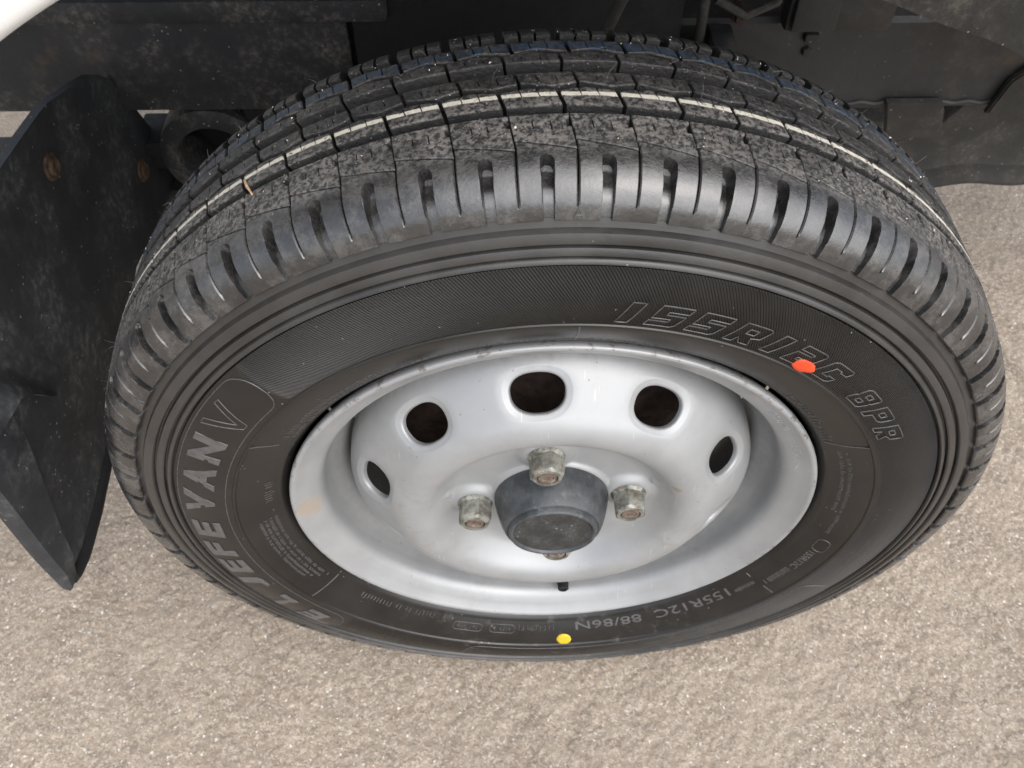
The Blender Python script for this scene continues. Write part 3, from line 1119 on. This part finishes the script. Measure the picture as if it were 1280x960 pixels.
paint_dot('paint_dot', 35.3, 0.2072, 0.0070, 0.0046, MRED, 0.12, 'ragged red paint dot on the sidewall')
paint_dot('paint_dot', 175.2, 0.1950, 0.0060, 0.0052, MYEL, 0.02, 'round yellow paint dot on the sidewall')

# ---- steel rim: barrel with rolled flange
_rim = [(0.1650, 0.0085), (0.1683, 0.0060), (0.1697, 0.0030), (0.1702, 0.0006), (0.1697, -0.0010), (0.1684, -0.0016), (0.1668, -0.0012),
        (0.1645, 0.0006), (0.1610, 0.0032), (0.1570, 0.0058), (0.1530, 0.0090), (0.1508, 0.0128), (0.1500, 0.0170), (0.1494, 0.0230),
        (0.1476, 0.0290), (0.1440, 0.0345), (0.1402, 0.0390), (0.1378, 0.0440), (0.1370, 0.0500), (0.1370, 0.0750), (0.1470, 0.0900), (0.1500, 0.1050), (0.1690, 0.1140)]
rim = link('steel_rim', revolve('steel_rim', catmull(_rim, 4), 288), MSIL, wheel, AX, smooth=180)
rim['label'] = 'silver painted steel rim with chipped edge'

# ---- wheel disc with ten oval vent holes
DISC = catmull([(0.0300, 0.0120), (0.0335, 0.0122), (0.0400, 0.0128), (0.0500, 0.0130), (0.0600, 0.0130), (0.0650, 0.0124), (0.0700, 0.0098), (0.0755, 0.0038), (0.0805, -0.0022),
                (0.0855, -0.0055), (0.0915, -0.0067), (0.0975, -0.0060), (0.1035, -0.0032), (0.1090, 0.0012), (0.1140, 0.0052), (0.1185, 0.0090),
                (0.1230, 0.0130), (0.1275, 0.0176), (0.1315, 0.0232), (0.1340, 0.0292), (0.1348, 0.0350), (0.1352, 0.0460)], 8)
_dl = np.concatenate([[0], np.cumsum(np.hypot(np.diff(DISC[:, 0]), np.diff(DISC[:, 1])))])
_dt = np.gradient(DISC, axis=0)
_dt /= np.linalg.norm(_dt, axis=1)[:, None]
_dn = np.stack([_dt[:, 1], -_dt[:, 0]], -1)          # (r, y) outward (towards the camera / out)
S_H = float(np.interp(0.1180, DISC[:, 0], _dl))
S0, S1 = S_H - 0.0200, S_H + 0.0190
ROT = math.radians(-5.8)
NUT0 = math.radians(-5.4)


def disc_pt(th, s, h):
    r = np.interp(s, _dl, DISC[:, 0]) + h * np.interp(s, _dl, _dn[:, 0])
    y = np.interp(s, _dl, DISC[:, 1]) + h * np.interp(s, _dl, _dn[:, 1])
    return np.stack([r * np.sin(th), y, r * np.cos(th)], -1)


BUMPS = [(-0.0690, 0.0045), (0.0668, 0.0188)]


def build_disc():
    V, F = [], []
    SEG = 24
    ntheta = SEG * 10

    def seat(th, s):
        r = np.interp(s, _dl, DISC[:, 0])
        h = np.zeros_like(r)
        for q in range(4):
            a = NUT0 + q * math.pi / 2
            d = np.hypot(r * np.sin(th) - 0.0512 * math.sin(a), r * np.cos(th) - 0.0512 * math.cos(a))
            k = np.clip((0.0205 - d) / 0.008, 0, 1)
            h = np.maximum(h, 0.0042 * k * k * (3 - 2 * k))
        for bx, bz in BUMPS:
            d = np.hypot(r * np.sin(th) - bx, r * np.cos(th) - bz)
            h = np.maximum(h, 0.0022 * np.exp(-(d / 0.0026) ** 2))
        # embossed ring round the centre
        k = np.clip((0.0415 - r) / 0.003, 0, 1)
        return np.maximum(h, 0.0022 * k * k * (3 - 2 * k))

    def strip(sv, hfn=None):
        th = ROT - math.pi / 10 + np.arange(ntheta) * 2 * math.pi / ntheta
        T, S = np.meshgrid(th, np.array(sv), indexing='ij')
        h = hfn(T, S) if hfn is not None else np.zeros_like(T)
        p = disc_pt(T, S, h).reshape(-1, 3)
        b0 = len(V)
        V.extend(p.tolist())
        k = len(sv)
        for i in range(ntheta):
            for j in range(k - 1):
                a = b0 + i * k + j
                c = b0 + ((i + 1) % ntheta) * k + j
                F.append((a, a + 1, c + 1, c))
    smount = np.interp(0.071, DISC[:, 0], _dl)
    strip(np.concatenate([np.linspace(0, smount, 42), np.linspace(smount, S0, 26)[1:]]), seat)
    strip(np.linspace(S1, _dl[-1], 16))
    # hole sectors
    NS = 12
    HA, HB = 0.0160, 0.0122
    r0 = 0.1180
    for hcell in range(10):
        tc = ROT + hcell * math.pi / 5
        ha = math.pi / 10
        rect = [(-ha + 2 * ha * i / SEG, S0) for i in range(SEG)] + [(ha, S0 + (S1 - S0) * i / NS) for i in range(NS)] + \
               [(ha - 2 * ha * i / SEG, S1) for i in range(SEG)] + [(-ha, S1 - (S1 - S0) * i / NS) for i in range(NS)]
        m = len(rect)
        rings = []
        R = np.array(rect)
        u, v = R[:, 0] * r0, R[:, 1] - S_H
        # superellipse hole, points placed along the same directions
        ang = np.arctan2(v / (S1 - S0) * 2, u / (ha * r0))
        ex = 2.0 / 2.35
        eu = HA * np.sign(np.cos(ang)) * np.abs(np.cos(ang)) ** ex
        ev = HB * np.sign(np.sin(ang)) * np.abs(np.sin(ang)) ** ex
        collar = 0.0038
        cu_, cv_ = eu * (1 + collar / HA), ev * (1 + collar / HB)
        cu_ = np.clip(cu_, -ha * r0 * 0.96, ha * r0 * 0.96)
        levels = [(u, v, 0.0)]
        for q in (0.35, 0.7):
            levels.append((u + (cu_ - u) * q, v + (cv_ - v) * q, 0.0))
        levels.append((cu_ * 1.03, cv_ * 1.03, 0.0))
        levels.append((cu_, cv_, -0.0002))
        for q, hh in ((0.3, -0.0007), (0.7, -0.0010), (0.9, -0.0015), (0.98, -0.0023), (1.0, -0.0034), (0.995, -0.0048)):
            levels.append((cu_ + (eu - cu_) * q, cv_ + (ev - cv_) * q, hh))
        b0 = len(V)
        for uu, vv, hh in levels:
            p = disc_pt(tc + uu / r0, S_H + vv, np.full(m, hh))
            V.extend(p.tolist())
        for k in range(len(levels) - 1):
            for i in range(m):
                a, c = b0 + k * m + i, b0 + k * m + (i + 1) % m
                F.append((a, c, c + m, a + m))
    bm = bmesh.new()
    bv = [bm.verts.new(p) for p in V]
    for f in F:
        try:
            bm.faces.new([bv[i] for i in f])
        except ValueError:
            pass
    bmesh.ops.remove_doubles(bm, verts=bm.verts[:], dist=2e-5)
    bmesh.ops.recalc_face_normals(bm, faces=bm.faces[:])
    me = bpy.data.meshes.new('wheel_disc')
    bm.to_mesh(me)
    bm.free()
    return me


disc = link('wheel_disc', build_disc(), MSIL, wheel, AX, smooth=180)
disc['label'] = 'pressed silver wheel disc with ten oval vent holes'

def rim_marks(d0, d1, r0, H, n, seed):
    g = np.random.default_rng(seed)
    V, F = [], []
    rr = np.array(_rim)[7:12]
    at = lambda d, r: Vector((r * math.sin(math.radians(d)), float(np.interp(r, rr[::-1, 0], rr[::-1, 1])) - 0.0001, r * math.cos(math.radians(d))))
    st_ = (d1 - d0) / n
    for i in range(n):
        d = d0 + st_ * i
        for p, q in (((d, r0), (d, r0 + H * g.uniform(0.7, 1))), ((d, r0 + H * g.choice([0, 0.5, 0.9])), (d + st_ * 0.55, r0 + H * g.choice([0.1, 0.5, 0.9])))):
            v, f = tube_verts([at(*p), at(*q)], 0.00028, 4)
            k = len(V)
            V += v
            F += [tuple(x + k for x in qq) for qq in f]
    o = link('stamped_marks', mesh('stamped_marks', V, F), MSIL, rim)
    o['kind'] = 'stuff'


rim_marks(50, 58.5, 0.1580, 0.0045, 8, 1)
rim_marks(65, 71.5, 0.1580, 0.0045, 7, 2)

# ---- nuts and studs
def nut_mesh():
    prof = [(0.0118, 0.0105, 0), (0.0118, 0.0085, 0), (0.0106, 0.0065, 1), (0.0108, -0.0020, 1), (0.0104, -0.0052, 1), (0.0088, -0.0068, 0), (0.0068, -0.0070, 0), (0.0066, -0.0040, 0)]
    n = 48
    V, F = [], []
    for i in range(n):
        a = 2 * math.pi * i / n
        hexr = math.cos(math.pi / 6) / math.cos((a % (math.pi / 3)) - math.pi / 6)
        for r, y, hx in prof:
            rr = r * (hexr * 1.06 if hx else 1)
            V.append((rr * math.sin(a), y, rr * math.cos(a)))
    k = len(prof)
    for i in range(n):
        for j in range(k - 1):
            a, c = i * k + j, ((i + 1) % n) * k + j
            F.append((a, a + 1, c + 1, c))
    return mesh('wheel_nut', V, F)


def stud_mesh():
    return revolve('stud', [(0.0062, 0.012), (0.0062, -0.0058), (0.0056, -0.0066), (0.0040, -0.0066), (0.0034, -0.0058), (0.0001, -0.0058)], 24)


nm, sm = nut_mesh(), stud_mesh()
nm.materials.append(MNUT)
sm.materials.append(MRUST)
nm.polygons.foreach_set('use_smooth', [True] * len(nm.polygons))
nm.set_sharp_from_angle(angle=math.radians(25))
for q in range(4):
    a = NUT0 + q * math.pi / 2
    nu = bpy.data.objects.new('wheel_nut', nm)
    COL.objects.link(nu)
    nu.parent = wheel
    nu.location = (0.0512 * math.sin(a), 0, AZ + 0.0512 * math.cos(a))
    nu.rotation_euler = (0, (0.2, 0.9, 0.45, 1.3)[q], 0)
    st = bpy.data.objects.new('stud', sm)
    COL.objects.link(st)
    st.parent = nu

# ---- hub cap
cap = link('hub_cap', revolve('hub_cap', [(0.0300, 0.0200), (0.0378, 0.0150), (0.0380, 0.0090), (0.0376, 0.0060), (0.0366, 0.0010), (0.0350, -0.0050), (0.0332, -0.0100), (0.0318, -0.0130), (0.0310, -0.0142),
                                              (0.0302, -0.0144), (0.0298, -0.0140), (0.0292, -0.0140), (0.0289, -0.0150), (0.0287, -0.0170), (0.0280, -0.0180), (0.0270, -0.0182), (0.0262, -0.0176), (0.0258, -0.0168), (0.0250, -0.0160)], 96),
           MCAP, wheel, AX, smooth=50)
cap['label'] = 'dark grey plastic centre cap, dusty and scratched'
cf = link('cap_face', revolve('cap_face', [(0.0252, -0.0158), (0.0250, -0.0166), (0.0235, -0.0168), (0.012, -0.0172), (0.0002, -0.0173)], 72), MFACE, cap, smooth=40)
# bent balance tab / valve at the foot of the gutter
vb = math.radians(174.2)
vl = link('valve_stem', revolve('valve_stem', [(0.0052, 0.020), (0.0052, 0.012), (0.0045, 0.008), (0.0042, 0.0010), (0.0034, 0.0003), (0.0026, 0.0003), (0.0024, 0.0015), (0.0001, 0.0015)], 24), MBLK, wheel,
          (0.1435 * math.sin(vb), 0.008, AZ + 0.1435 * math.cos(vb)), smooth=40)

# ------------------------------------------------------------------ the truck around the wheel
truck = empty('light_truck', (0, 0.40, 0), 'underside of a white light truck around the wheel, dark and dirty', 'truck')
truck.location = (0, 0, 0)


def part(name, me, mat, parent=truck, smooth=40):
    o = link(name, me, mat, parent, smooth=smooth)
    return o


def Z(z):
    return z + AZ


# white wheel-arch panel with a rolled lip
def arch_panel():
    V, F = [], []
    prof = [(0.398, 0.030), (0.3975, 0.012), (0.399, 0.003), (0.403, -0.003), (0.410, -0.005), (0.420, -0.004), (0.432, -0.0015), (0.450, 0.0), (0.50, 0.0), (0.60, 0.004)]
    n = 90
    for i in range(n + 1):
        th = math.radians(-62 + 90 * i / n)
        for r, y in prof:
            V.append((r * math.sin(th), y, Z(r * math.cos(th))))
    k = len(prof)
    for i in range(n):
        for j in range(k - 1):
            a = i * k + j
            F.append((a, a + k, a + k + 1, a + 1))
    return mesh('arch_panel', V, F)


part('arch_panel', arch_panel(), MWHITE, smooth=180)
part('shading_floor_pan', box('shading_floor_pan', (-0.50, 0.035, Z(0.400)), (0.36, 1.38, Z(0.420)), 0.004), MBLK)  # unseen bed floor, added and trimmed to shade the underbody
part('wheel_house', box('wheel_house', (-0.30, 0.62, Z(-0.02)), (0.30, 0.64, Z(0.398)), 0.004), MBLK)


# chassis rail: a channel along X
def rail():
    V, F = [], []
    # (y, z) closed section
    sec = [(0.400, 0.116), (0.396, 0.112), (0.396, 0.032), (0.400, 0.026), (0.452, 0.026), (0.452, 0.116)]
    xs = np.linspace(-0.80, 0.85, 120)
    for x in xs:
        sag = 0.0
        if x < -0.1:
            sag = 0.014 * min(1, (-0.1 - x) / 0.08)
        for y, z in sec:
            V.append((x, y + 0.0015 * math.sin(x * 23), Z(z + sag + 0.0012 * math.sin(x * 31 + 1))))
    k = len(sec)
    for i in range(len(xs) - 1):
        for j in range(k):
            a, b_ = i * k + j, i * k + (j + 1) % k
            F.append((a, b_, b_ + k, a + k))
    F.append(tuple(range(k)))
    F.append(tuple((len(xs) - 1) * k + j for j in range(k))[::-1])
    return mesh('chassis_rail', V, F)


rl = part('chassis_rail', rail(), MRAIL, smooth=30)
# left side cover plate, dirtier, with a pressed upper edge
part('side_plate', box('side_plate', (-0.80, 0.385, Z(0.040)), (-0.155, 0.3935, Z(0.128)), 0.003), MRAILL)
part('side_plate_lip', box('side_plate_lip', (-0.80, 0.370, Z(0.130)), (-0.120, 0.3935, Z(0.150)), 0.005), MRAILL)
part('recess_shade_panel', box('recess_shade_panel', (-0.150, 0.378, Z(0.030)), (0.118, 0.3935, Z(0.27)), 0.004), MBLK)  # added near-black panel standing in for the shade of the recess
# small bracket, box and strut on the rail
br = part('bracket', extrude_poly('bracket', [(0.316, 0.040), (0.366, 0.040), (0.372, 0.030), (0.378, 0.004), (0.374, 0.0), (0.330, 0.0), (0.326, 0.004)], lambda u, v, d: (u, 0.3945 - d, Z(v)), 0.006, 0.001), MTANK)
part('cover_box', box('cover_box', (0.200, 0.372, Z(0.117)), (0.288, 0.3945, Z(0.165)), 0.006), MRAIL)
part('cover_box', box('cover_box', (0.204, 0.366, Z(0.121)), (0.240, 0.3715, Z(0.160)), 0.003), MRAIL)
part('recess_shade_plate', box('recess_shade_plate', (0.12, 0.455, Z(0.03)), (0.80, 0.475, Z(0.36)), 0.004), MBLK)  # black sheet standing in for shade in the recess above the rail
part('cable', tube('cable', [(0.14, 0.37, Z(0.148)), (0.165, 0.368, Z(0.135)), (0.19, 0.375, Z(0.142)), (0.20, 0.385, Z(0.16))], 0.0035, 8), MTANK)
part('clip', box('clip', (0.226, 0.388, Z(0.098)), (0.238, 0.3955, Z(0.106)), 0.002), MTANK)
part('weld_seam', tube('weld_seam', [(x, 0.3955, Z(0.034 + 0.001 * math.sin(x * 260))) for x in np.linspace(0.15, 0.80, 160)], 0.0022, 6), MRAIL)
part('brake_pipe', tube('brake_pipe', [(0.131, 0.372, Z(0.20)), (0.132, 0.371, Z(0.12)), (0.133, 0.372, Z(0.05)), (0.140, 0.380, Z(-0.02))], 0.0042, 10), MTANK)
part('brake_hose', tube('brake_hose', [(0.060, 0.30, Z(0.20)), (0.045, 0.30, Z(0.16)), (0.030, 0.31, Z(0.14)), (0.0, 0.33, Z(0.12)), (-0.05, 0.36, Z(0.10))], 0.0045, 10), MTANK)
part('pipe_union', revolve('pipe_union', [(0.0001, -0.006), (0.005, -0.006), (0.005, 0.0), (0.008, 0.0), (0.008, 0.009), (0.004, 0.011), (0.004, 0.02)], 6), MDRUM).location = (0.165, 0.380, Z(0.128))
part('spring_shackle', box('spring_shackle', (0.135, 0.335, Z(0.055)), (0.200, 0.390, Z(0.068)), 0.004), MTANK)
part('spring_shackle', box('spring_shackle', (0.140, 0.340, Z(0.069)), (0.160, 0.385, Z(0.120)), 0.004), MRAILL)
bo = part('rail_bolt', revolve('rail_bolt', [(0.0001, -0.0055), (0.0035, -0.0055), (0.0046, -0.0042), (0.0046, -0.0012), (0.0070, -0.0010), (0.0070, 0.001)], 6), MTANK)
bo.location = (0.232, 0.396, Z(0.088))
# leaf spring and axle in the dark behind the wheel
for q in range(4):
    L = 0.25 - 0.05 * q
    pts = [(x, 0.30, Z(-0.045 - 0.010 * q + 0.9 * x * x * 0.6)) for x in np.linspace(-L, L, 17)]
    V, F = [], []
    for x, y, z in pts:
        V += [(x, y - 0.03, z), (x, y + 0.03, z), (x, y + 0.03, z - 0.008), (x, y - 0.03, z - 0.008)]
    for i in range(len(pts) - 1):
        for j in range(4):
            F.append((i * 4 + j, i * 4 + (j + 1) % 4, i * 4 + 4 + (j + 1) % 4, i * 4 + 4 + j))
    F += [(0, 3, 2, 1), tuple(len(V) - 4 + j for j in range(4))]
    part('spring_leaf', mesh('spring_leaf', V, F), MBLK)
part('axle_tube', revolve('axle_tube', [(0.0001, 0.16), (0.036, 0.16), (0.036, 1.15), (0.0001, 1.15)], 32), MBLK).location = (0, 0, AZ)
dr = part('brake_drum', revolve('brake_drum', [(0.030, 0.034), (0.095, 0.046), (0.104, 0.050), (0.108, 0.058), (0.110, 0.080), (0.124, 0.082), (0.124, 0.092), (0.108, 0.104), (0.03, 0.150)], 72), MDRUM)
dr.location = (0, 0, AZ)
# spring hanger: plate with a round opening under the rail
hg = part('spring_hanger', revolve('spring_hanger', [(0.034, 0.060), (0.034, 0.004), (0.036, 0.0), (0.046, 0.0), (0.052, 0.004), (0.053, 0.012), (0.053, 0.060)], 56), MRAILL)
hg.location = (-0.296, 0.385, Z(-0.015))
part('hanger_web', box('hanger_web', (-0.372, 0.392, Z(-0.030)), (-0.333, 0.440, Z(0.000)), 0.003), MBLK)
part('hanger_web', box('hanger_web', (-0.262, 0.392, Z(-0.050)), (-0.150, 0.440, Z(0.039)), 0.003), MBLK)
part('hanger_back', box('hanger_back', (-0.346, 0.446, Z(-0.066)), (-0.10, 0.460, Z(0.024)), 0.003), MBLK)
part('hanger_drop', box('hanger_drop', (-0.432, 0.400, Z(-0.150)), (-0.20, 0.440, Z(-0.062)), 0.004), MBLK)
# lower rail of the tail seen through the gap
part('tail_rail', box('tail_rail', (-1.0, 0.600, Z(-0.178)), (-0.585, 0.612, Z(-0.153)), 0.004), MRAILL)


# fuel tank with a wavy welded seam
def tank():
    V, F = [], []
    xs = np.linspace(0.335, 0.78, 70)
    for x in xs:
        wv = 0.0035 * math.sin(x * 55) + 0.003 * math.sin(x * 23 + 1)
        e = min(1, (x - 0.335) / 0.05)
        e = math.sqrt(max(0, 1 - (1 - e) ** 2))
        yy = 0.50 + 0.05 * (1 - e)
        tp = -0.066 + 0.045 * min(1, max(0, (x - 0.435) / 0.03))
        sec = [(0.57, tp + 0.006), (yy + 0.02, tp + 0.008), (yy + 0.006, tp + 0.004), (yy, tp - 0.004), (yy, -0.105 + wv), (yy - 0.004, -0.113 + wv), (yy - 0.014, -0.118 + wv), (yy - 0.020, -0.124 + wv), (yy - 0.020, -0.128 + wv), (yy + 0.01, -0.128 + wv), (0.57, -0.126)]
        V += [(x, y, Z(z - 0.006)) for y, z in sec]
    k = 11
    for i in range(len(xs) - 1):
        for j in range(k):
            a, b_ = i * k + j, i * k + (j + 1) % k
            F.append((a, b_, b_ + k, a + k))
    F.append(tuple(range(k)))
    F.append(tuple((len(xs) - 1) * k + j for j in range(k))[::-1])
    return mesh('fuel_tank', V, F)


part('fuel_tank', tank(), MTANK, smooth=35)
part('dark_gap_filler', box('dark_gap_filler', (0.20, 0.62, Z(-0.10)), (0.50, 0.72, Z(0.20)), 0.02), MBLK)  # added dark box, blackens the gap between rail and tank
part('tank_bracket', extrude_poly('tank_bracket', [(0.410, 0.027), (0.418, 0.060), (0.432, 0.076), (0.50, 0.080), (0.50, 0.027)], lambda u, v, d: (u, 0.3945 - d, Z(v)), 0.008, 0.0015), MTANK)


# dusty splash sheet, lower edge curving down to the right
def sheet():
    V, F = [], []
    n = 24
    edge = catmull([(0.185, 0.224), (0.210, 0.216), (0.2645, 0.1955), (0.300, 0.184), (0.335, 0.167), (0.40, 0.120), (0.46, 0.05)], 5)
    for x, z in edge:
        for q in range(8):
            t = q / 7
            V.append((x + 0.10 * t, 0.25 - 0.012 * math.sin(t * 2.5), Z(z + 0.19 * t)))
    k = 8
    m = len(V)
    V += [(x, y + 0.004, z) for x, y, z in V]
    nn = len(edge)
    for i in range(nn - 1):
        for j in range(k - 1):
            a = i * k + j
            F.append((a, a + k, a + k + 1, a + 1))
            F.append((m + a, m + a + 1, m + a + k + 1, m + a + k))
        F.append((i * k, m + i * k, m + (i + 1) * k, (i + 1) * k))
    return mesh('splash_sheet', V, F)


part('splash_sheet', sheet(), MSHEET, smooth=40)


# ---- mud flap behind the wheel
def flap_x(y, z):
    return -0.36 + 0.002 * math.sin(y * 14 + 1) - 0.04 * max(0, -0.03 - z) + 0.0022 * math.sin(z * 30 + y * 9)


def slab(name, outline, xoff, thick, nn=26):
    """grid-filled flap: outline as functions of t along Y -> z bottom, z top"""
    y0, y1, zb, zt = outline
    V, F = [], []
    m = 18
    for side in (0, 1):
        for i in range(nn + 1):
            y = y0 + (y1 - y0) * i / nn
            a, b_ = zb(y), zt(y)
            for j in range(m + 1):
                z = a + (b_ - a) * j / m
                xo = xoff(y, z) if callable(xoff) else xoff
                V.append((flap_x(y, z) + xo - side * thick, y, Z(z)))
    k = m + 1
    off = (nn + 1) * k
    for i in range(nn):
        for j in range(m):
            a = i * k + j
            F.append((a, a + k, a + k + 1, a + 1))
            F.append((off + a, off + a + 1, off + a + k + 1, off + a + k))
        F.append((i * k, off + i * k, off + (i + 1) * k, (i + 1) * k))
        F.append((i * k + m, (i + 1) * k + m, off + (i + 1) * k + m, off + i * k + m))
    for j in range(m):
        F.append((j, j + 1, off + j + 1, off + j))
        a = nn * k + j
        F.append((a, off + a, off + a + 1, a + 1))
    return mesh(name, V, F)


ztop = lambda y: float(np.interp(y, [0.0, 0.10, 0.18, 0.27, 0.326, 0.348, 0.362, 0.374, 0.388, 0.416, 0.434, 0.442], [0.150, 0.148, 0.139, 0.128, 0.109, 0.101, 0.092, 0.080, 0.066, 0.000, -0.048, -0.070]))
zbot = lambda y: float(np.interp(y, [0.0, 0.012, 0.03, 0.07, 0.13, 0.20, 0.27, 0.285, 0.445], [-0.095, -0.112, -0.116, -0.116, -0.110, -0.095, -0.064, -0.055, -0.072]))
fl = part('mud_flap', slab('mud_flap', (0.002, 0.441, zbot, ztop), 0.0, 0.007, 60), MFLAP, smooth=40)
fl['label'] = 'black rubber mud flap behind the tyre, scuffed and dusty'
# upper layer that stops short, with a ragged lip
zl = lambda y: float(np.interp(y, [0.0, 0.055, 0.075, 0.10, 0.13, 0.17], [0.062, 0.056, 0.034, 0.004, 0.0, 0.006])) + 0.003 * math.sin(y * 120)
part('flap_overlay', slab('flap_overlay', (0.0, 0.15, zl, lambda y: zl(y) + 0.075), lambda y, z: -0.004 + 0.016 * max(0, 1 - max(0, z - zl(y)) / 0.06) ** 1.3 * max(0, 1 - max(0, y - 0.07) / 0.06) + 0.002 * math.sin(y * 160 + z * 90), 0.006, 30), MFLAP, fl, 40)


def strip_mesh():
    V, F = [], []
    n = 24
    for i in range(n + 1):
        z = -0.112 + 0.170 * i / n
        yi = 0.016 + max(0, z + 0.1) * 0.25
        x = flap_x(0.01, z)
        ee = min(1, (i + 0.3) / 4) * min(1, (n - i + 0.3) / 4)
        for y, d in ((0.0012, -0.006), (-0.0005, 0.000), (0.0015, 0.006 * ee + 0.001), (yi - 0.004, 0.008 * ee + 0.001), (yi, 0.006 * ee), (yi, -0.002)):
            V.append((x + d, y, Z(z)))
    k = 6
    for i in range(n):
        for j in range(k):
            a, b_ = i * k + j, i * k + (j + 1) % k
            F.append((a, a + k, b_ + k, b_))
    F += [tuple(range(k)), tuple(n * k + j for j in range(k))[::-1]]
    return mesh('flap_strip', V, F)


part('flap_strip', strip_mesh(), MFLAP, fl, 40)
# thick lower hem
part('flap_hem', tube('flap_hem', [(flap_x(y, zbot(y)) - 0.002, y, Z(zbot(y))) for y in np.linspace(0.010, 0.27, 40)], 0.007, 8), MBLK, fl, 60)


def bolt(y, z):
    V = [(0.0105, 0.001), (0.0100, -0.0008), (0.0072, -0.0012), (0.0068, -0.0030), (0.0056, -0.0036), (0.0030, -0.0024), (0.0001, -0.0024)]
    o = part('bolt', revolve('bolt', V, 24), MBOLT, fl, 40)
    o.rotation_euler = (0, 0, math.radians(90))
    o.location = (flap_x(y, z) + 0.001, y, Z(z))


bolt(0.242, 0.094)
bolt(0.366, -0.010)

# ------------------------------------------------------------------ a straw caught in the tread
pa = tread_pt(np.array(math.radians(-32.6)), np.array(s_of_y(0.0465)), np.array(0.0008))
pb = tread_pt(np.array(math.radians(-31.2)), np.array(s_of_y(0.0330)), np.array(0.0006))
pm = (pa + pb) / 2 + np.array([-0.0006, 0, 0.0010])
stw = link('dry_straw', tube('dry_straw', [pa, pm, pb], [0.0006, 0.0007, 0.0004], 6), MSTRAW, None, AX, smooth=60)
stw['label'] = 'short tan bit of dry straw caught in the tyre tread'
stw['category'] = 'straw'
